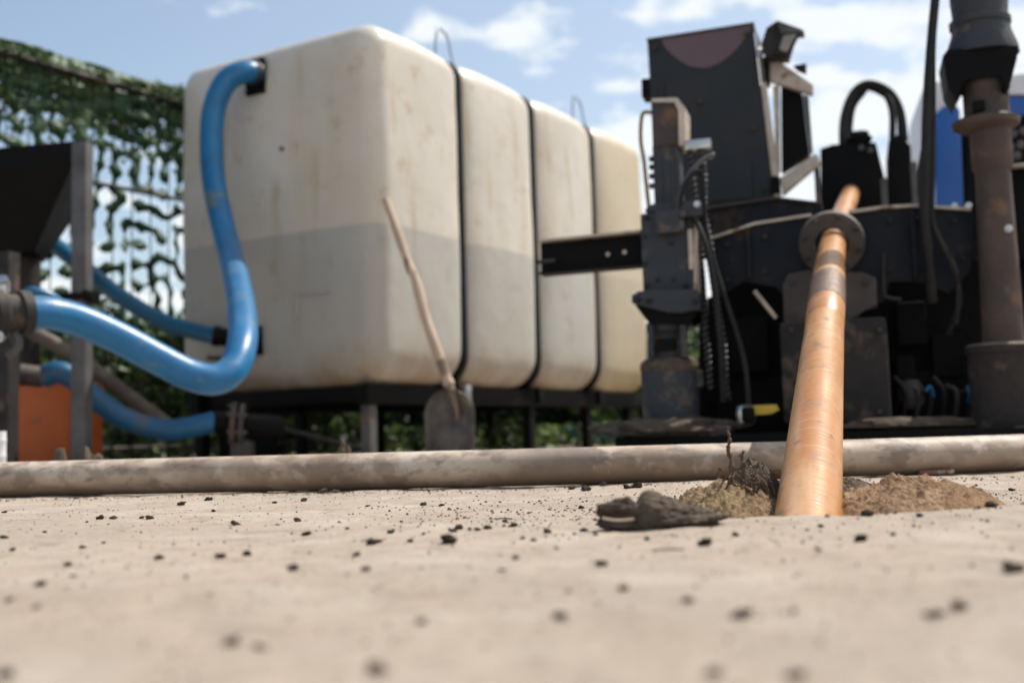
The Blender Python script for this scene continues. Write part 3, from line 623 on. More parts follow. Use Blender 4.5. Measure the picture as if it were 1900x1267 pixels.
def hexbolt(px, py, v, r=.011, m=M_dgrey, parent=None):
    bm = B(); q = RF.p(px, py, v); lathe(bm, q, [(-.004, r), (.012, r), (.012, r * .6), (.02, r * .6)], 6, (0, -1, 0)); return finish('bolt', bm, m, parent or rig, 20)

# base frame and foot plates
rbox('foot_plate', 1140, 800, 1990, 826, -.14, .22, M_black, .008, ext=-.01)
bm = B(); q = RF.p(1245, 790, 0); box(bm, (q.x - .20, -.12, .10), (q.x + .22, .16, .126), .004); finish('base_pad', bm, M_rustdk, rig)
# left anchor tower
lt = rbox('anchor_housing', 1190, 392, 1287, 545, -.07, .12, M_tower, .012)
rprism('anchor_housing_top', [(1196, 393), (1200, 384), (1212, 378), (1262, 374), (1285, 392)], -.06, .10, M_tower)
rbox('anchor_column', 1212, 268, 1262, 388, -.03, .07, M_tower, .006)
rbox('anchor_cap', 1209, 184, 1258, 270, -.04, .08, M_rustdk, .006)
rprism('cap_sunlit_side', [(1209, 183), (1256, 181), (1271, 200), (1271, 270), (1259, 270), (1259, 204), (1252, 189), (1209, 190)], -.05, .09, M_edge, .002)  # pale plate colours in the sunlit right side of the cap
rbox('side_rail', 1288, 408, 1297, 545, -.05, -.02, M_edge, .002)
rbox('rail_clip', 1277, 425, 1286, 500, -.085, -.072, M_edge, .003)
rprism('anchor_flange', [(1172, 548), (1186, 540), (1292, 536), (1299, 548), (1299, 574), (1262, 580), (1240, 580), (1172, 562)], -.11, .14, M_tower)
rprism('flange_underside', [(1178, 566), (1296, 577), (1280, 600), (1204, 600)], -.08, .10, M_black)
rlathe('anchor_neck', 1238, .02, [(30, 640), (30, 575)], M_rustdk)
rlathe('anchor_collar', 1239, .02, [(37, 666), (37, 640), (30, 636), (30, 620), (39, 616), (39, 600), (36, 598)], M_tower)
rbox('collar_slot', 1216, 628, 1252, 650, -.075, -.03, M_black, .003)
rlathe('anchor_pot', 1243, .02, [(50, 800), (52, 780), (53, 690), (50, 672), (40, 664), (10, 662)], M_tower)
rlathe('pot_mud_ring', 1243, .02, [(53, 690), (56, 684), (55, 674), (48, 667), (36, 662), (20, 661)], M_mud)
for px, py in ((1183, 557), (1205, 559), (1290, 560)): hexbolt(px, py, -.112)
for px, py in ((1200, 405), (1200, 530), (1272, 405), (1272, 530)): hexbolt(px, py, -.071, .009)
rbox('valve_block', 1216, 388, 1262, 432, -.12, -.072, M_tower, .008)
rbox('valve_block', 1255, 372, 1300, 402, -.11, -.03, M_tower, .008)
hexbolt(1268, 398, -.12, .014, M_grey); hexbolt(1294, 380, -.112, .013, M_chrome)
rtube('brass_loop', [(1212, 210, -.02), (1196, 209, -.02), (1190, 222, -.02), (1189, 262, -.02), (1195, 300, -.02), (1200, 350, -.02), (1204, 385, -.02)], .0075, M_brass)
for y in (290, 305, 322, 340): rbox('rail_clip', 1204, y, 1212, y + 9, -.02, .0, M_dgrey, .002)
# braided hoses beside the left tower
def braid(pts, r, parent=None):
    o = rtube('hydraulic_hose', pts, r, M_rubber, 8, 12); q = spline([RF.p(*p) for p in pts], 60)
    bm = B(); out = []; n_ = len(q); acc = 0; prev = q[0]; up = Vector((0, 1, 0))
    for i, p in enumerate(q):
        acc += (p - prev).length; prev = p; t_ = (q[min(i + 1, n_ - 1)] - q[max(i - 1, 0)]).normalized(); nx_ = t_.cross(up).normalized(); ny_ = t_.cross(nx_)
        a = acc / .022 * 2 * math.pi; out.append(p + (nx_ * math.cos(a) + ny_ * math.sin(a)) * r)
    tube(bm, out, .0034, 5); finish('spiral_guard', bm, M_grey, o, 60); return o
braid([(1278, 268, -.03), (1284, 330, -.03), (1292, 400, -.03), (1302, 500, -.03), (1308, 600, -.02), (1318, 720, .0)], .011)
braid([(1298, 262, -.02), (1306, 330, -.03), (1306, 420, -.06), (1320, 500, -.06), (1334, 600, -.04), (1350, 740, .0)], .012)
braid([(1306, 400, -.05), (1318, 460, -.06), (1326, 540, -.04), (1342, 640, -.02), (1344, 720, .02)], .011)
rtube('hydraulic_hose', [(1310, 420, -.08), (1326, 490, -.09), (1348, 560, -.10), (1368, 620, -.11), (1383, 680, -.12), (1390, 755, -.12)], .009, M_rubber)
rtube('grey_loop', [(1256, 392, -.09), (1262, 360, -.1), (1278, 325, -.1), (1300, 300, -.09), (1322, 287, -.08), (1316, 296, -.08)], .009, M_grey)
rbox('hose_head', 1270, 258, 1318, 276, -.045, .0, M_chrome, .006)
# shut-off valve with yellow lever
vv = rlathe('ball_valve', 1384, -.13, [(8, 790), (16, 784), (19, 768), (16, 754), (8, 750)], M_chrome)
rprism('valve_lever', [(1396, 752), (1440, 750), (1446, 760), (1430, 768), (1398, 770)], -.16, -.14, M_yellow, .003)
rlathe('valve_cap', 1388, -.17, [(7, 786), (12, 780), (12, 758), (7, 754)], M_black)

rtube('cylinder_rod', [(1292, 420, -.08), (1290, 545, -.08)], .007, M_edge)
rlathe('lock_cylinder', 1281, -.06, [(7, 545), (9, 541), (9, 505), (6, 501), (6, 440), (8, 436), (8, 405)], M_tower)
rlathe('fitting', 1262, -.10, [(6, 428), (9, 424), (9, 412), (6, 408), (6, 396)], M_grey)
rtube('hydraulic_hose', [(1262, 394, -.10), (1268, 350, -.12), (1290, 318, -.12), (1304, 330, -.1), (1308, 400, -.08), (1312, 440, -.07)], .0075, M_rubber)
rtube('hydraulic_hose', [(1286, 400, -.09), (1296, 420, -.11), (1314, 470, -.12), (1330, 560, -.12), (1338, 660, -.10), (1342, 745, -.06)], .010, M_rubber)
rbox('weld_rib', 1222, 275, 1228, 382, -.036, -.028, M_tower, .002); rbox('weld_rib', 1246, 275, 1251, 382, -.036, -.028, M_tower, .002)
for x_, y_ in ((1196, 440), (1196, 490), (1220, 520), (1250, 520), (1245, 452)): hexbolt(x_, y_, -.071, .007)
rlathe('pot_lug', 1296, .0, [(6, 720), (10, 716), (10, 690), (6, 686)], M_tower)
rbox('collar_plate', 1202, 602, 1212, 662, -.078, -.05, M_tower, .003); rbox('collar_plate', 1262, 602, 1274, 662, -.078, -.05, M_tower, .003)
# arm beam to the left: a C channel with two holes
ch = [(-.0, 0)]
a_, b_ = RF.p(1003, 452, .0), RF.p(1192, 434, .0); c_ = RF.p(1005, 507, 0)
hgt = a_.z - c_.z; bm = B(); dx_ = b_ - a_
prism(bm, [a_, b_, b_ - Vector((0, 0, hgt)), a_ - Vector((0, 0, hgt))], (0, .008, 0), .0015); finish('arm_web', bm, M_black, rig)
bm = B(); prism(bm, [a_ + Vector((0, -.04, .001)), b_ + Vector((0, -.04, .001)), b_ + Vector((0, .05, .001)), a_ + Vector((0, .05, .001))], (0, 0, .009), .0015); finish('arm_flange', bm, M_edge, rig)
bm = B(); d0 = Vector((0, 0, -hgt - .009)); prism(bm, [a_ + d0 + Vector((0, -.04, 0)), b_ + d0 + Vector((0, -.04, 0)), b_ + d0 + Vector((0, .05, 0)), a_ + d0 + Vector((0, .05, 0))], (0, 0, .008), .0015); finish('arm_flange', bm, M_black, rig)
for px, py in ((1128, 472), (1159, 468)):
    bm = B(); lathe(bm, RF.p(px, py, -.002), [(0, .0085), (.004, .0085)], 14, (0, -1, 0)); finish('rivet', bm, M_edge, rig)
rtube('arm_pin', [(994, 480, -.03), (1000, 486, -.03), (1030, 484, -.03)], .008, M_dgrey); 

# mast panel behind
mv = 0.75
M_pink = mat('dull maroon', (0.115, 0.072, 0.085), (0.10, 0.064, 0.076), 3, 0.5, 0, 0.15, 30, (0.06, 0.05, 0.055), 5, 0.66)
rprism('mast_panel', [(1201, 77), (1397, 46), (1436, 372), (1220, 400), (1211, 250)], mv, mv + .03, M_mast)
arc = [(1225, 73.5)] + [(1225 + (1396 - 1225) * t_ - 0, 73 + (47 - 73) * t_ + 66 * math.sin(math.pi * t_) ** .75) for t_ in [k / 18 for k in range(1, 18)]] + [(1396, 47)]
rprism('maroon_segment', arc, mv - .004, mv - .001, M_pink, 0)  # maroon arc segment along the top of the mast panel
rprism('mast_rim', [(1200, 77), (1398, 46), (1399, 41), (1199, 72)], mv - .01, mv + .10, M_rustdk, .001)
rprism('mast_side', [(1399, 47), (1411, 75), (1450, 358), (1438, 374)], mv + .0, mv + .012, M_edge, .001)
rbox('mast_bracket', 1190, 146, 1206, 180, mv, mv + .1, M_black)
rprism('upper_arm_plate', [(1428, 108), (1434, 106), (1509, 158), (1508, 176), (1428, 150)], mv + .02, mv + .06, M_edge, .003)
rprism('arm_bracket', [(1408, 108), (1427, 104), (1427, 154), (1412, 154)], mv, mv + .08, M_black, .002)
rprism('lower_arm_plate', [(1447, 330), (1514, 284), (1522, 302), (1452, 362)], mv + .0, mv + .05, M_edge, .003)
rprism('arm_bracket', [(1430, 327), (1446, 327), (1448, 358), (1430, 360)], mv - .01, mv + .08, M_black, .002)
for pts in ([(1411, 160), (1419, 156), (1440, 325), (1427, 326)], [(1434, 160), (1446, 158), (1448, 318), (1440, 322)]): rprism('mast_strut', pts, mv + .03, mv + .06, M_edge, .002)
rprism('radiator_screen', [(1449, 158), (1488, 172), (1502, 285), (1450, 318)], mv + .08, mv + .16, M_black, .003)
rprism('mast_strut', [(1489, 176), (1500, 178), (1508, 280), (1503, 288)], mv + .07, mv + .10, M_grey, .002)
rprism('small_bracket', [(1472, 122), (1496, 118), (1496, 136), (1480, 130)], mv + .10, mv + .13, M_dgrey, .002)
rbox('mast_post', 1512, 290, 1522, 400, mv + .05, mv + .08, M_grey, .003)
for px, py in ((1216, 92), (1384, 64), (1222, 380), (1420, 352), (1236, 240), (1300, 190), (1400, 240)): hexbolt(px, py, mv - .002, .011, M_dgrey)
rbox('mast_rib', 1228, 150, 1234, 385, mv - .012, mv - .002, M_mast, .002); rbox('mast_plate', 1300, 300, 1395, 372, mv - .010, mv - .002, M_mast, .003)
# work light
lamp = rprism('work_light', [(1412, 82), (1422, 52), (1441, 39), (1475, 60), (1462, 104), (1420, 106)], mv - .06, mv + .05, M_dgrey, .006)
rprism('light_face', [(1448, 60), (1488, 55), (1462, 106), (1440, 98)], mv - .085, mv - .064, M_dgrey, .004, lamp)
rprism('light_glass', [(1454, 66), (1478, 63), (1460, 97), (1446, 92)], mv - .090, mv - .0865, M_lens, .001, lamp)
rprism('light_hood', [(1441, 38), (1486, 54), (1492, 58), (1449, 62)], mv - .09, mv - .0, M_grey, .002, lamp)
rtube('light_hinge', [(1405, 92, mv), (1412, 98, mv), (1406, 106, mv)], .012, M_chrome)

# cross plates that carry the pipe
fv = 0.06
rprism('front_plate', [(1322, 444), (1400, 418), (1505, 402), (1560, 398), (1640, 388), (1700, 385), (1802, 392), (1802, 500), (1760, 545), (1700, 520), (1650, 520), (1640, 560), (1460, 560), (1440, 530), (1380, 520), (1322, 560)], fv, fv + .03, M_navy)
def ribbon(pts, v0, v1, hpx, m, nm):
    for (x0, y0), (x1, y1) in zip(pts[:-1], pts[1:]): rprism(nm, [(x0, y0), (x1, y1), (x1, y1 - hpx), (x0, y0 - hpx)], v0, v1, m, .001)
ribbon([(1322, 443), (1400, 417), (1505, 401)], fv - .02, fv + .06, 5, M_edge, 'plate_edge')
ribbon([(1575, 396), (1640, 387), (1700, 384), (1802, 391)], fv - .02, fv + .06, 6, M_edge, 'plate_edge')
rprism('rear_plate', [(1290, 392), (1440, 370), (1525, 380), (1525, 480), (1290, 480)], fv + .30, fv + .33, M_navy)
ribbon([(1290, 391), (1440, 369), (1525, 379)], fv + .28, fv + .38, 4, M_rustdk, 'rear_plate_edge')
for px, py in ((1771, 383), (1797, 382)): hexbolt(px, py, fv - .01, .012, M_chrome)
for px, py in ((1350, 455), (1350, 520), (1420, 440), (1420, 505), (1650, 410), (1650, 500), (1700, 405), (1770, 410), (1785, 480)): hexbolt(px, py, fv - .001, .010, M_dgrey)
rbox('plate_rib', 1692, 392, 1700, 516, fv - .03, fv - .002, M_navy, .002); rbox('plate_rib', 1386, 425, 1393, 518, fv - .03, fv - .002, M_navy, .002)
rtube('plate_hose', [(1640, 470, fv - .03), (1640, 540, fv - .05), (1648, 552, fv - .05), (1672, 556, fv - .03)], .006, M_dgrey)
for px, py in ((1470, 525), (1608, 525), (1470, 585), (1468, 612), (1632, 612), (1468, 764), (1632, 764)): hexbolt(px, py, -.001 if py < 600 else -.041, .010, M_rustdk)
# flange ring round the pipe
P1 = at(1501, 945, 1.62); DT = RF.w(RF.p(1543, 452, -.02)); dax = (DT - P1).normalized(); D0 = P1 - dax * .08
def rl(w_):                                                  # world to rig-local
    q = Vector(w_) - RF.o; return Vector((q.dot(RF.r), q.dot(RF.f), q.z))
cen = rl(DT); axl = Vector((dax.dot(RF.r), dax.dot(RF.f), dax.z))
sc_ = RF.scale(1543, 452, -.02)
bm = B(); ux = axl.orthogonal().normalized(); uy = axl.cross(ux); rg = []
for h_, r_ in ((-.02, .058), (-.02, .085), (-.012, .112), (.02, .116), (.02, .058)):
    rg.append([bm.verts.new(cen + axl * h_ + (ux * math.cos(a) + uy * math.sin(a)) * r_) for a in [2 * math.pi * k / 40 for k in range(40)]])
for i in range(5):
    for k in range(40): bm.faces.new((rg[i][k], rg[i][(k + 1) % 40], rg[(i + 1) % 5][(k + 1) % 40], rg[(i + 1) % 5][k]))
finish('guide_flange', bm, M_rustdk, rig)
for k in range(8):
    a = k * math.pi / 4 + .3; q = cen - axl * .02 + (ux * math.cos(a) + uy * math.sin(a)) * .098
    bm = B(); lathe(bm, q, [(-.004, .009), (.01, .009)], 6, -axl); finish('bolt', bm, M_dgrey, rig, 20)
# clamp blocks under the flange
rprism('clamp_block', [(1452, 530), (1462, 508), (1500, 500), (1600, 505), (1626, 515), (1628, 568), (1600, 574), (1580, 596), (1455, 600)], -.0, .12 - .06, M_rustdk, .006)
rbox('lower_block', 1450, 592, 1650, 784, -.04, .2, M_block, .02)
# power unit: dark body behind the blocks
rprism('engine_body', [(1296, 560), (1420, 500), (1800, 480), (1990, 470), (1990, 800), (1296, 800)], .34, 1.2, M_black, .02)
rbox('track_frame', 1330, 690, 1990, 800, .26, .33, M_black, .02)
for i, (x0, y0, x1, y1, v_) in enumerate(((1665, 560, 1720, 640, .22), (1730, 620, 1790, 700, .24), (1665, 660, 1700, 760, .2), (1345, 590, 1425, 690, .2))):
    rbox('engine_part', x0, y0, x1, y1, v_, v_ + .08, M_black, .01)
rtube('control_rod', [(1400, 540, .02), (1440, 590, .02)], .008, M_edge, 4)
rlathe('engine_pulley', 1690, .2, [(14, 760), (24, 745), (24, 720), (14, 705)], M_rustdk)
rprism('side_fender', [(1860, 312), (1990, 300), (1990, 480), (1880, 480), (1868, 400)], .22, .32, M_black, .01)
ribbon([(1862, 312), (1990, 299)], .18, .34, 6, M_edge, 'fender_edge')
# carriage with hose loops behind the ring
rprism('carriage_box', [(1522, 276), (1545, 268), (1625, 264), (1644, 340), (1644, 400), (1522, 400)], 1.95, 2.4, M_black, .008)
rprism('carriage_box', [(1648, 262), (1668, 248), (1690, 270), (1694, 376), (1650, 390)], 1.95, 2.4, M_black, .008)
rlathe('carriage_cap', 1594, 2.0, [(20, 266), (24, 258), (16, 250), (16, 246)], M_black)
rtube('carriage_rod', [(1580, 250, 1.95), (1612, 248, 1.95)], .014, M_black, 4)
for px, py in ((1598, 275), (1615, 280)): hexbolt(px, py, 1.948, .016, M_grey)
for dx_, dy_, v_ in ((0, 0, 2.1), (8, 6, 2.2)):
    rtube('hose_loop', [(1570 + dx_, 280, v_), (1568 + dx_, 240, v_), (1574 + dx_, 200, v_), (1590 + dx_, 170 + dy_, v_), (1612, 157 + dy_, v_), (1640 + dx_ * .5, 172 + dy_, v_), (1655 + dx_ * 1.5, 205, v_), (1656 + dx_ * 2, 260, v_)], .018, M_rubber)
rtube('hose_loop', [(1562, 280, 2.02), (1564, 220, 2.02), (1582, 172, 2.02), (1612, 154, 2.02), (1650, 168, 2.02), (1672, 205, 2.02), (1680, 262, 2.02)], .016, M_rubber)
rbox('grey_post', 1636, 330, 1647, 400, 1.5, 1.54, M_grey, .003); rbox('grey_post', 1692, 300, 1704, 400, 1.5, 1.54, M_grey, .003)
# hanging hose bundle
rtube('hanging_hose', [(1746, -120, -.10), (1734, 0, -.10), (1727, 90, -.10), (1721, 200, -.10), (1718, 300, -.10), (1716, 400, -.08), (1722, 470, -.05), (1730, 560, .02)], [.0105 + .007 * min(1, i / 22) for i in range(57)], M_rubber)
rtube('hanging_hose', [(1749, -120, -.085), (1738, 0, -.085), (1731, 90, -.085), (1731, 200, -.085), (1730, 300, -.085), (1729, 400, -.07), (1745, 450, -.05), (1770, 500, -.02), (1780, 560, .03), (1760, 620, .08)], .010, M_rubber)
rtube('hydraulic_hose', [(1712, 280, .0), (1706, 330, .02), (1712, 400, .03), (1735, 430, .0), (1765, 480, .0), (1778, 530, .0), (1775, 600, .05)], .008, M_dgrey)
# right anchor tower
rlathe('anchor_pot', 1856, -.0, [(54, 800), (55, 780), (56, 660), (57, 656), (60, 655), (60, 642), (54, 638), (36, 636)], M_block)
rlathe('anchor_tube', 1847, .0, [(37, 640), (34, 470), (31, 318), (36, 312), (36, 238)], M_rust)
rlathe('rust_flange', 1829, .0, [(36, 246), (58, 236), (60, 226), (46, 220), (40, 216)], M_rust)
rlathe('anchor_collar', 1828, .0, [(40, 222), (40, 172), (43, 168), (44, 150), (40, 144), (34, 141)], M_rustdk)
rbox('collar_slot', 1806, 186, 1828, 205, -.09, -.03, M_black, .003)
rprism('anchor_yoke', [(1749, 104), (1758, 92), (1890, 84), (1887, 110), (1872, 168), (1862, 168), (1862, 140), (1790, 146), (1775, 186), (1758, 160)], -.10, .10, M_black, .006)
rlathe('anchor_head', 1818, .0, [(64, 106), (62, 92), (52, 64), (50, 40), (48, 36), (51, 0), (52, -130)], M_tower)
rlathe('anchor_ring', 1818, .0, [(50, 52), (54, 50), (54, 40), (50, 38)], M_tower)
hexbolt(1871, 425, -.11, .014, M_chrome)
# odd pipes inside the engine bay
for k in range(6):
    x0 = 1660 + k * 24; rtube('engine_pipe', [(x0, 700 + (k % 3) * 15, .18), (x0 + 20, 730, .15), (x0 + 14, 790, .18)], .009, (M_rubber, M_rustdk, M_dgrey)[k % 3])
rtube('blue_lead', [(1718, 725, .10), (1726, 718, .10), (1732, 735, .12)], .007, M_blue, 5)
rtube('blue_lead', [(1796, 715, .10), (1800, 730, .10), (1798, 745, .12)], .008, M_blue, 5)

# mud round the feet
def lump(name, c, s, m, seed, label=None, cat=None, group=None, rough=.35, sub=4, freq=3.0, kind=None, flat=True, sharp=None):
    bm = B(); bmesh.ops.create_icosphere(bm, subdivisions=sub, radius=1)
    off = Vector((seed * 3.7, seed * 1.3, seed * 2.1))
    for v in bm.verts:
        q = v.co.copy(); d = mnoise.fractal(q * freq / 2 + off, 1.0, 2.2, 5) * rough + mnoise.ridged_multi_fractal(q * freq + off, 1.0, 2.0, 4, 1.0, 2.0) * rough * .18
        q *= 1 + d
        if flat and q.z < 0: q.z *= .25
        v.co = Vector((q.x * s[0], q.y * s[1], q.z * s[2]))
    o = finish(name, bm, m, None, 55 if sharp is None else sharp); o.location = c; return tag(o, label, cat, group, kind)
q = RF.w(RF.p(1235, 800, -.02)); lump('soil_heap', (q.x, q.y, 0.115), (.24, .15, .055), M_mud, 3, 'dark mud caked round the foot of the left anchor tower', 'mud heap')
q = RF.w(RF.p(1720, 800, -.04)); lump('soil_heap', (q.x, q.y, 0.11), (.24, .07, .03), M_mud, 5, 'thin dark mud on the foot plate between block and right anchor', 'mud heap')

# ------------------------------------------------------------------ orange drill pipe
dp = empty('drill_pipe', D0 - dax * .25, 0, 'scratched orange drill pipe running from the ground into the rig', 'drill pipe')
dp.rotation_euler = dax.to_track_quat('Z', 'Y').to_euler(); LT = (DT - D0).length + .25
pm = bpy.data.materials.new('worn orange pipe'); pm.use_nodes = True; t = pm.node_tree; n = t.nodes.new; l = t.links.new; b = t.nodes['Principled BSDF']
g_tc = n('ShaderNodeTexCoord')
c = gmix(gr(gn2(2.6, 5, (5, 5, 1)), 0.38, 0.62), (0.42, 0.17, 0.04), (0.51, 0.265, 0.10))
c = gmix(gr(gn2(14, 6, (2.5, 2.5, .5)), 0.5, 0.72, 0, .75), c, (0.40, 0.15, 0.045))                 # orange blotches
rings_ = gr(gn2(4, 9, (3, 3, 22)), 0.56, 0.70, 0, .3); c = gmix(rings_, c, (0.58, 0.42, 0.25))
c = gmix(gr(gn2(3, 7, (9, 9, .8)), 0.56, 0.70, 0, .5), c, (0.60, 0.40, 0.24))
c = gmix(gr(gn2(30, 8, (1.5, 1.5, 1)), 0.63, 0.69, 0, .6), c, (0.14, 0.08, 0.05))       # wear rings
c = gmix(gr(gn2(22, 9, (2, 2, 9)), 0.61, 0.68, 0, .6), c, (0.17, 0.10, 0.06))                     # thin dark scratches
mk = n('ShaderNodeMath'); mk.operation = 'MULTIPLY'; l(gr(gn2(5, 9, (3.2, 3.2, 1.6)), 0.59, 0.64), mk.inputs[0]); mk.inputs[1].default_value = .85
c = gmix(mk.outputs[0], c, (0.34, 0.19, 0.10)); l(c, b.inputs['Base Color'])
l(gr(mk.outputs[0], 0, 1, 0.38, 0.30), b.inputs['Roughness']); l(gr(mk.outputs[0], 0, 1, 0.0, 0.2), b.inputs['Metallic'])
bp = n('ShaderNodeBump'); bp.inputs['Strength'].default_value = 0.45; bp.inputs['Distance'].default_value = 0.003; l(gn2(7, 9, (1.2, 1.2, 18)), bp.inputs['Height']); l(bp.outputs[0], b.inputs['Normal'])
def along(px, py):                                             # distance along the pipe seen at a pixel
    d = ray(px, py).normalized(); w0 = Vector((0, 0, CAMH)) - (D0 - dax * .25); a_ = d.dot(dax)
    return (w0.dot(dax) - a_ * w0.dot(d)) / (1 - a_ * a_)
r0 = .0455; sA = along(1536, 602); sB = along(1545, 500); sC = along(1548, 452)
m1, m2 = along(1538, 572), along(1541, 528)
bm = B(); lathe(bm, (0, 0, 0), [(0, r0), (sA - .01, r0)] + [], 48); dpt = finish('pipe_tube', bm, pm, dp, 40)
bm = B(); lathe(bm, (0, 0, 0), [(sA - .012, r0 * .96), (sA, r0 * .97), (sA + .004, r0 * 1.03), (m1, r0 * 1.05), (m2, r0 * 1.05), (sB - .01, r0 * 1.04), (sB, r0 * .97)], 48); finish('tool_joint', bm, pm, dp, 40)
bm = B(); lathe(bm, (0, 0, 0), [(m1, r0 * 1.05), (m1 + .001, r0 * 1.075), (m2 - .001, r0 * 1.075), (m2, r0 * 1.05)], 48)
finish('joint_band', bm, mat('dull brown band', (0.16, 0.095, 0.06), (0.10, 0.065, 0.05), 30, .5, .3, .4, 80, (0.3, 0.2, 0.13), 20, .6), dp, 40)
DM = (Matrix.Translation(dp.location) @ dp.rotation_euler.to_matrix().to_4x4()).inverted()
Q0 = D0 - dax * .25 + dax * (sB - .004); Q1 = RF.w(RF.p(1579, 358, 2.0))
pth = spline([Q0, Q0 + dax * .10, DT + (Q1 - DT) * .12, DT + (Q1 - DT) * .5, Q1], 8)
bm = B(); tube(bm, [DM @ q for q in pth], r0, 40); finish('pipe_tube', bm, pm, dp, 40)

# ------------------------------------------------------------------ pipe lying across the ground
GP = [(-4.2, 3.3), (-2.6, 2.98), (-1.3, 2.80), (-.6, 2.68), (0, 2.60), (.45, 2.58), (.9, 2.63), (1.3, 2.74), (2.2, 2.9), (3.6, 3.0)]
gr_ = 0.0425
gpp = empty('ground_pipe', (0, 2.60, 0), 0, 'dusty pale plastic pipe lying across the ground in front of the rig', 'pipe')
bm = B(); tube(bm, [Vector((p.x, p.y - 2.60, gr_ + .001)) for p in spline([(x, y, 0) for x, y in GP], 10)], gr_, 40)
qm = bpy.data.materials.new('dusty pale pipe'); qm.use_nodes = True; t = qm.node_tree; n = t.nodes.new; l = t.links.new; b = t.nodes['Principled BSDF']
g_tc = n('ShaderNodeTexCoord'); sp = n('ShaderNodeSeparateXYZ'); l(g_tc.outputs['Object'], sp.inputs[0])
c = gmix(gr(gn(5, 6), 0.35, 0.65), (0.58, 0.485, 0.39), (0.41, 0.31, 0.225))
c = gmix(gr(gn2(6, 7, (1, 2, 2)), 0.46, 0.58, 0, .75), c, (0.24, 0.17, 0.115))
c = gmix(gr(gn2(18, 8, (1, 1.5, 1.5)), 0.52, 0.60, 0, .5), c, (0.17, 0.12, 0.085))
c = gmix(gr(gn2(1.6, 4, (1, .3, .3)), 0.52, 0.60, 0, .45), c, (0.20, 0.15, 0.115))
c = gmix(gr(gn2(12, 9, (.8, 2, 2)), 0.57, 0.63, 0, .7), c, (0.13, 0.10, 0.08))
c = gmix(gr(gn(22, 6), 0.56, 0.66, 0, .5), c, (0.62, 0.56, 0.50))
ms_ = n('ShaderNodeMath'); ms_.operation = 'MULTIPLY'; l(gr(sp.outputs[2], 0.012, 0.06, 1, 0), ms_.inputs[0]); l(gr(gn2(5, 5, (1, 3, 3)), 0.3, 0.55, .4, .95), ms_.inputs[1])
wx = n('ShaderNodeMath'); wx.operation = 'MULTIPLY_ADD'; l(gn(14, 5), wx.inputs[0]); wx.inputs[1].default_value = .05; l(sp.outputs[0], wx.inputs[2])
wm = n('ShaderNodeMath'); wm.operation = 'MULTIPLY'; l(gr(wx.outputs[0], -.10, .09), wm.inputs[0]); l(gr(wx.outputs[0], .203, .207, .75, 0), wm.inputs[1]); c = gmix(wm.outputs[0], c, (0.19, 0.145, 0.115))  # darker brown stretch of the pipe with a sharp right end
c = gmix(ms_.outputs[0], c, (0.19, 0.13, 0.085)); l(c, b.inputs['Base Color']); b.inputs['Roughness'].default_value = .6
bp = n('ShaderNodeBump'); bp.inputs['Strength'].default_value = 0.3; bp.inputs['Distance'].default_value = 0.003; l(gn(60, 8), bp.inputs['Height']); l(bp.outputs[0], b.inputs['Normal'])
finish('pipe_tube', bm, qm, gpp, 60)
# brown sleeve material, left unused
M_sleeve = mat('brown sleeve', (0.23, 0.175, 0.135), (0.16, 0.12, 0.09), 14, .7, 0, .4, 60, (0.36, 0.29, 0.23), 16, .58)

# ------------------------------------------------------------------ blue and white housing behind on the right
HB = Frame(3.2, 6.6, R(-14))
hb = empty('engine_housing', (HB.o.x, HB.o.y, 0), HB.yaw, 'blue and white machine housing standing behind the rig at the right', 'machine housing')
def hp(nm, pts, v0, v1, m, b_=.02):
    bm = B(); prism(bm, [HB.p(x, y, v0) for x, y in pts], (0, v1 - v0, 0), b_); return finish(nm, bm, m, hb)
lo = -HB.p(1700, 500, 0).z
hp('blue_panel', [(1736, 210), (1752, 196), (1775, 194), (1782, 205), (1790, 420), (1790, 640), (1736, 640)], 0, .8, M_bluep)
hp('white_cover', [(1708, 198), (1712, 165), (1738, 150), (1758, 158), (1772, 190), (1774, 203), (1736, 222), (1708, 330)], .03, .8, M_whitep)
hp('white_roof', [(1862, 176), (1880, 138), (2080, 120), (2080, 176)], .0, .9, M_whitep)
hp('blue_band', [(1862, 180), (2080, 178), (2080, 214), (1864, 214)], -.01, .9, M_bluep)
hp('grille', [(1790, 217), (2080, 217), (2080, 640), (1790, 640)], .05, .9, M_black)
hp('skid', [(1700, 642), (2080, 642), (2080, 860), (1700, 860)], .05, .9, M_black)
for i, (x, y) in enumerate(((1878, 250), (1892, 270), (1885, 290), (1872, 275), (1898, 245))):
    bm = B(); lathe(bm, HB.p(x, y, .04), [(0, .03), (.03, .025), (.04, .01)], 12, (0, -1, 0)); finish('gauge', bm, M_grey, hb)
# blue water hose lying under the tank, far side
hose('blue_hose', [at(1030, 806, 9.4), at(1060, 801, 9.3), at(1110, 806, 9.2), at(1150, 810, 9.3)], .035, M_blue, 'short piece of blue hose lying on the ground beyond the stand')

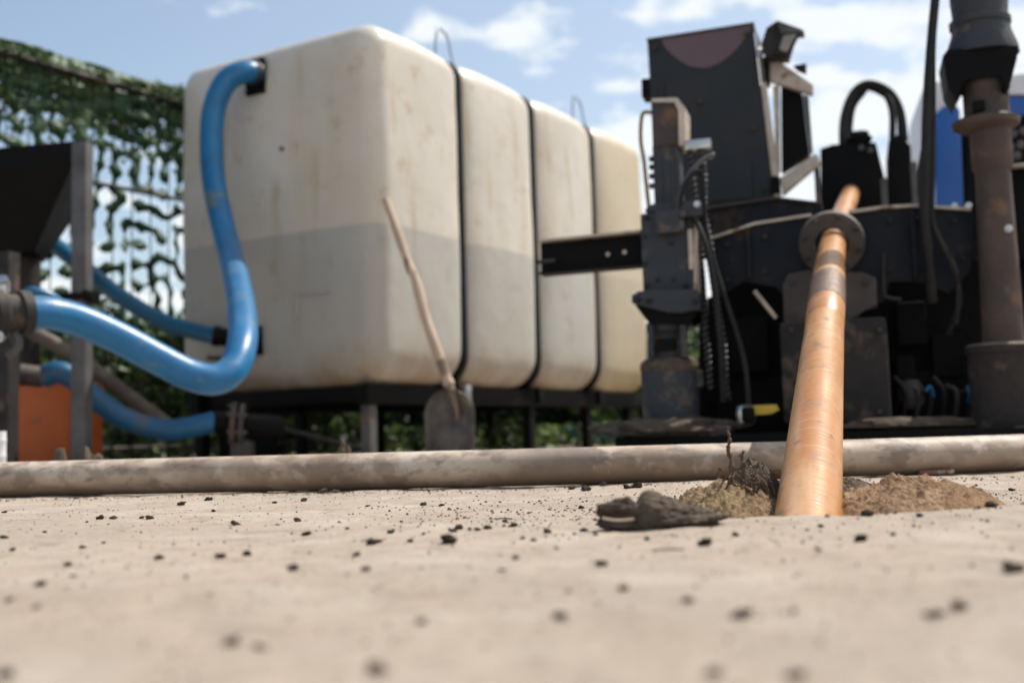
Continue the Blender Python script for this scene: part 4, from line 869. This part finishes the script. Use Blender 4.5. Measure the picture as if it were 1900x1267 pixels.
# ------------------------------------------------------------------ soil by the pipe
def heap(name, cx, cy, rx, ry, h, m, seed, label, rot=0, n_=120, lumpy=.6, cat='soil heap'):
    """a heap of loose soil: a dome with torn, cloddy relief, sitting in the ground"""
    rnd = random.Random(seed); bm = B(); g = []
    off = Vector((seed * 5.1, seed * 2.3, 0)); co_, si = math.cos(rot), math.sin(rot)
    for i in range(n_):
        row = []
        for j in range(n_):
            u = (i / (n_ - 1) * 2 - 1); v = (j / (n_ - 1) * 2 - 1); k = math.sqrt(u * u + v * v)
            p = Vector((u * rx * 1.15, v * ry * 1.15, 0)); s = p * 28 + off
            nz = mnoise.fractal(s * .35, 1, 2, 3) * .5 + mnoise.fractal(s, 1.0, 2.1, 5) * .35
            cl_ = mnoise.voronoi(s * 1.6)[0]; nz2 = (cl_[1] - cl_[0])
            e = max(0, 1 - (k * (1 + .25 * mnoise.noise(s * .25 + Vector((3, 3, 3)))) * 1.12) ** 2)
            z = h * (e ** .75) * (1 + lumpy * nz) + h * lumpy * .22 * (nz2 - .2) * min(1, e * 3) + h * lumpy * .12 * mnoise.fractal(s * 5, 1, 2, 3) * min(1, e * 4) - .004
            X, Y = cx + p.x * co_ - p.y * si, cy + p.x * si + p.y * co_
            row.append(bm.verts.new((X - cx, Y - cy, z + hz(X, Y) * (1 if e <= 0 else .3))))
        g.append(row)
    for i in range(n_ - 1):
        for j in range(n_ - 1): bm.faces.new((g[i][j], g[i + 1][j], g[i + 1][j + 1], g[i][j + 1]))
    o = finish(name, bm, m, None, 40); o.location = (cx, cy, 0); return tag(o, label, cat)
q = on_ground(1385, 950); heap('soil_heap', q.x, q.y + .10, .085, .13, .055, M_sand2, 2, 'yellow brown sandy heap with roots left of the drill pipe', cat='soil heap')
q = on_ground(1700, 940); heap('soil_heap', q.x - .012, q.y + .02, 0.138, .13, .050, M_sand, 4, 'orange brown sandy heap right of the drill pipe', n_=170, lumpy=.6)
q = on_ground(1590, 925); heap('soil_heap', q.x, q.y + .16, .10, .07, .032, M_mud, 6, 'low dark soil heap just behind the drill pipe and orange heap')
q = on_ground(1430, 935); heap('soil_heap', q.x + .005, q.y + .14, .05, .09, .072, M_mud, 8, 'dark rooty soil touching the left side of the drill pipe')
# slab of dark mud lying left of the hole
q = on_ground(1215, 985)
bm = B(); bmesh.ops.create_icosphere(bm, subdivisions=6, radius=1)
for v in bm.verts:
    c0 = v.co.copy(); s_ = c0 * 1.7 + Vector((4, 7, 1)); d = .22 * mnoise.fractal(s_, 1, 2, 4) + .05 * mnoise.fractal(s_ * 6, 1, 2, 4)
    c0 *= 1 + d
    x, y, z = c0.x * .066, c0.y * .034, c0.z * .034
    z = z * (1 - .35 * max(0, c0.x)) if z > 0 else z * .35
    z -= .010 * math.exp(-((x + .018) / .006) ** 2) * max(0, c0.z)                       # cleft
    if c0.y < -.2: y += .016 * math.exp(-((x + .045) / .020) ** 2 - ((c0.z - .25) / .22) ** 2)      # hollow in the front
    x += .010 * max(0, c0.x) ** 2
    v.co = Vector((x, y, z + .009))
o = finish('mud_slab', bm, M_mud, None, 50); o.location = (q.x, q.y + .03, 0); tag(o, 'lumpy slab of dark drying mud left of the drill hole', 'mud slab')
bm = B(); tube(bm, spline([(-.062, -.022, .017), (-.045, -.0275, .0145), (-.025, -.029, .0155)], 5), .0018, 6); oo_ = finish('wood_splinter', bm, M_handle, None); oo_.location = (q.x, q.y + .022, 0); tag(oo_, 'pale splinter stuck in the hollow of the dark mud slab', 'splinter')
# rooty tuft standing up in the soil
M_root = mat('muddy root', (0.20, 0.125, 0.075), (0.10, 0.065, 0.04), 90, .9, 0, .8, 300)
q = on_ground(1383, 950); rt = empty('root_tuft', (q.x, q.y + .10, .042), 0, 'upright muddy root stub and tangled roots beside the drill pipe', 'roots')
def root(pts, r, seedv):
    P_ = spline([Vector(p) + Vector((0, 0, 0)) for p in pts], 8); bm = B()
    tube(bm, P_, [max(.0006, r * (1 - .55 * i / len(P_)) * (1 + .9 * mnoise.noise(Vector((i * 1.3, seedv + .5, .3))))) for i in range(len(P_))], 7); return finish('root', bm, M_root, rt, 70)
root([(0.0, 0, -.01), (.002, 0, .025), (-.002, 0, .045), (.001, 0, .062), (-.002, 0, .075)], .0042, 1)
root([(.018, 0, -.01), (.021, 0, .02), (.019, .004, .034), (.022, 0, .043)], .0048, 2)
rr_ = random.Random(9)
for k in range(46):
    x, y = rr_.uniform(-.012, .06), rr_.uniform(-.05, .05); a = rr_.uniform(-2.0, 2.0); L_ = rr_.uniform(.008, .024)
    zz = rr_.uniform(-.024, .0); rt_n = len(COL.objects)
    root([(x, y, zz - .012), (x + .3 * L_ * math.sin(a), y + rr_.uniform(-.01, .01), zz + .006), (x + .7 * L_ * math.sin(a) + rr_.uniform(-.004, .004), y + rr_.uniform(-.01, .01), zz + L_ * .7), (x + L_ * math.sin(a), y, zz + L_ * rr_.uniform(.2, .9))], rr_.uniform(.0008, .002), k + 5)
for k in range(5):
    pass

# ------------------------------------------------------------------ clods and grit
protos = []
for k in range(7):
    bm = B(); bmesh.ops.create_icosphere(bm, subdivisions=3, radius=.5); off = Vector((k * 9.1, 3, 5))
    for v in bm.verts:
        q = v.co.copy(); d = 1 + .55 * mnoise.noise(q * 2.6 + off) + .28 * mnoise.noise(q * 6 + off) + .10 * mnoise.noise(q * 15 + off); v.co = q * d
        v.co.z *= .8
    me_ = bpy.data.meshes.new('soil_clod'); bm.to_mesh(me_); bm.free(); me_.materials.append(M_crumb); me_.polygons.foreach_set('use_smooth', [True] * len(me_.polygons)); me_.set_sharp_from_angle(angle=R(28)); protos.append(me_)
protos2 = []
for me_ in protos: m2_ = me_.copy(); m2_.materials[0] = M_crumb2; protos2.append(m2_)
SHARED = 'small dark soil clod lying loose on the dusty ground'
CL = [(295,1032,16),(409,1031,18),(458,1025,20),(544,1051,22,'dark clod right of a close pair of clods in the left foreground'),(76,1080,18,'dark flat clod near the left edge of the foreground'),(15,1113,16),(66,1124,14),(125,1044,13),(136,1066,10),(186,961,14),(210,962,11),(263,961,8),(278,960,14),(337,933,14),(387,926,12),
 (437,970,14),(509,933,9),(564,928,14),(569,987,14),(553,963,13),(396,946,7),(429,1178,28,'large blurred clod in the lower left foreground beside a smaller one'),(483,1187,20,'smaller blurred clod just right of the large one in the lower left foreground'),
 (678,1054,15),(697,1235,38,'very dark blurred clod closest to the camera at the bottom centre'),(11,1250,28,'blurred clod in the bottom left corner'),(7,1001,13),(8,951,9),(83,989,8),(161,970,6),(192,1007,7),(153,1016,10),(23,1022,11),(346,1071,11),
 (832,999,28,'largest clod of the small cluster in the middle of the ground'),(851,975,15),(840,981,13),(905,976,15),(886,979,10),(937,963,9),(952,972,15),(1016,984,15),(1083,981,12),(725,982,13),(690,1005,20),(702,1001,12),(661,1024,14),(762,999,13),(786,986,8),(957,1032,15),(932,1055,10),
 (1117,1040,20,'dark clod below the slab of dark mud'),(1055,1091,12),(1157,1085,18),(1037,1134,22),(782,1145,20,'dark blurred clod above and right of the darkest foreground clod'),(1033,1014,8),(682,937,7),(786,932,10),(819,933,9),(1087,907,17),(1182,903,18),(1165,905,14),(1120,900,14),(1061,904,11),(1079,936,9),(745,966,7),(629,968,6),(644,980,7),(598,909,18),(622,910,14),(490,912,10),
 (1307,1008,24,'black clod in front of the sandy heap left of the drill pipe'),(1598,999,26,'black clod straight below the drill pipe in the near ground'),(1707,966,12),(1881,1054,34,'large black blurred clod at the right edge'),(1611,964,22,'jagged dark clod on the rise right of the drill pipe foot'),(1524,979,10),(1518,1019,12),(1657,991,11),(1365,991,14),(1508,952,14),
 (1376,1133,36,'long slanting blurred clod in the lower right foreground'),(1477,1240,34,'left clod of the two broad blurred clods at the bottom right'),(1325,1236,34,'broad blurred clod at the bottom right of centre'),(1733,1136,28,'left one of a blurred pair of clods at the lower right'),(1780,1127,30,'right one of a blurred pair of clods at the lower right'),(1277,1108,18),(1472,1128,16),
 (1777,903,15),(1783,900,10),(1843,927,13),(1814,920,10),(1878,907,9),(1700,905,7),(1840,948,22,'rough dark clod at the right foot of the orange brown heap'),(1128,985,14),(1105,990,10),(1140,975,11),(990,998,10),(970,995,9),(1200,1000,12)]
faint = {(66,1124),(346,1071),(1055,1091),(15,1113),(1477,1240),(1325,1236),(1733,1136),(1780,1127),(429,1178),(483,1187),(1376,1133),(1157,1085),(598,909),(622,910)}
rr_ = random.Random(21)
BANDS = [(0, 921, 'row touching the pale pipe'), (921, 950, 'strip before the pale pipe'), (950, 978, 'sharp middle strip'), (978, 1012, 'strip beside the mud slab'),
         (1012, 1042, 'slightly blurred strip'), (1042, 1100, 'blurred strip below mud slab'), (1100, 1400, 'blurred nearest ground')]
ORD = ['first', 'second', 'third', 'fourth', 'fifth', 'sixth', 'seventh', 'eighth', 'ninth', 'tenth', 'eleventh', 'twelfth', 'thirteenth', 'fourteenth', 'fifteenth', 'sixteenth', 'seventeenth', 'eighteenth', 'nineteenth', 'twentieth', 'twenty-first', 'twenty-second', 'twenty-third', 'twenty-fourth', 'twenty-fifth']
def clod_label(cl):
    a, b_, nm_ = next(x for x in BANDS if x[0] <= cl[1] < x[1]); row = sorted(c_ for c_ in [(c2[0], c2[1]) for c2 in CL] if a <= c_[1] < b_)
    sz = 'tiny' if cl[2] < 10 else 'small' if cl[2] < 16 else 'thumb-sized'
    return '%s soil clod, %s from left in the %s' % (sz, ORD[row.index((cl[0], cl[1]))], nm_)
for i, cl in enumerate(CL):
    px, py, s = cl[:3]; q = on_ground(px, py + s * .25, 0.0); sz = s * q.y / FPX
    o = bpy.data.objects.new('soil_clod', (protos2 if (px, py) in faint else protos)[i % 7]); COL.objects.link(o)
    o.location = (q.x, q.y, hz(q.x, q.y) + sz * .22); o.rotation_euler = (rr_.uniform(-.4, .4), rr_.uniform(-.4, .4), rr_.uniform(0, 6.28))
    fl_ = .55 if (px, py) in faint else rr_.uniform(.6, .85)
    o.scale = (sz * rr_.uniform(1, 1.3), sz * rr_.uniform(.8, 1.1), sz * fl_)
    tag(o, cl[3] if len(cl) > 3 else clod_label(cl), 'clod', 'dark soil clods scattered on the ground')
for i, (px, py, s_, Y_, lb) in enumerate(((112, 840, 26, 3.15, 'pale dry clod peeping over the pipe below the orange box'), (165, 838, 40, 3.2, 'flat pale clod behind the pipe at the foot of the steel post'), (640, 826, 22, 3.4, 'pale clod behind the pipe near the front stand leg'))):
    q = at(px, py, Y_); sz = s_ * Y_ / FPX; o = bpy.data.objects.new('soil_clod', protos2[i]); COL.objects.link(o); hh = q.z + sz * .1
    o.location = (q.x, q.y, hh * .45); o.scale = (sz, sz, hh * 1.5); tag(o, lb, 'clod', 'dark soil clods scattered on the ground')
# uncountable grit
vs, fs = [], []
def crumb(x, y, s, rnd):
    z = hz_fast(x, y); i = len(vs); k = 5; a0 = rnd.uniform(0, 6.28)
    for j in range(k):
        a = a0 + 2 * math.pi * j / k; r = s * rnd.uniform(.35, .65); vs.append((x + r * math.cos(a), y + r * math.sin(a), z - s * .1))
    for j in range(k):
        a = a0 + 2 * math.pi * (j + .4) / k; r = s * rnd.uniform(.2, .45); vs.append((x + r * math.cos(a), y + r * math.sin(a), z + s * rnd.uniform(.25, .55)))
    for j in range(k): fs.append((i + j, i + (j + 1) % k, i + k + (j + 1) % k, i + k + j))
    fs.append(tuple(i + k + j for j in range(k)))
NG = 8000; rs = np.random.RandomState(11)
gyv = 0.45 + rs.rand(NG) ** 0.8 * 2.3; gxv = (rs.rand(NG) - .5) * 2 * (gyv * .5 + .15)
# clusters round the hole and along the pipe
NC = 3600; cx_ = rs.normal(.40, .28, NC); cy_ = rs.normal(1.75, .20, NC); NP_ = 1800; px_ = (rs.rand(NP_) - .5) * 3.2 + .1; py_ = 2.50 - np.abs(rs.normal(0, .05, NP_)) + np.maximum(0, -px_) * .11 + .0
gxv = np.concatenate([gxv, cx_, px_]); gyv = np.concatenate([gyv, cy_, py_])
HZ = height(gxv, gyv); _i = 0
def hz_fast(x, y): return HZ[_i]
rnd = random.Random(12)
for _i in range(len(gxv)):
    s = 0.0009 + 0.0036 * rnd.random() ** 7 + (0.0055 * rnd.random() ** 5 if _i >= NG else 0)
    crumb(gxv[_i], gyv[_i], s, rnd)
raw('soil_grit', vs, fs, M_grit)['kind'] = 'stuff'
# pale stone, brick piece, twig
q = on_ground(1568, 915); o = lump('stone', (q.x, q.y + .05, .02), (.011, .010, .015), M_stone, 12, 'small pale rounded stone against the right side of the drill pipe', 'stone', rough=.12, sub=3, flat=False)
q = on_ground(1728, 880); bm = B(); box(bm, (-.042, -.015, 0), (.042, .015, .010), .003); o = finish('brick_piece', bm, M_brick); o.location = (q.x, q.y - .02, .0015); o.rotation_euler = (0, 0, .1); tag(o, 'thin red brown brick fragment lying by the pipe at right', 'brick fragment')
for i, (px, py, ln, a, lb) in enumerate(((690, 1003, .013, .1, 'short dark twig among the clods left of the central cluster'), (1240, 1022, .016, .05, 'thin dark twig on the ground below the mud slab'), (935, 960, .012, .0, 'short dark twig on the ground by the central cluster'))):
    q = on_ground(px, py); bm = B(); d = Vector((math.cos(a), math.sin(a), 0)) * ln
    tube(bm, spline([-d, -d * .3 + Vector((0, .003, .001)), d * .4 + Vector((0, -.002, .001)), d], 5), .0009, 6); o = finish('twig', bm, M_mud); o.location = (q.x, q.y, hz(q.x, q.y) + .001); tag(o, lb, 'twig')
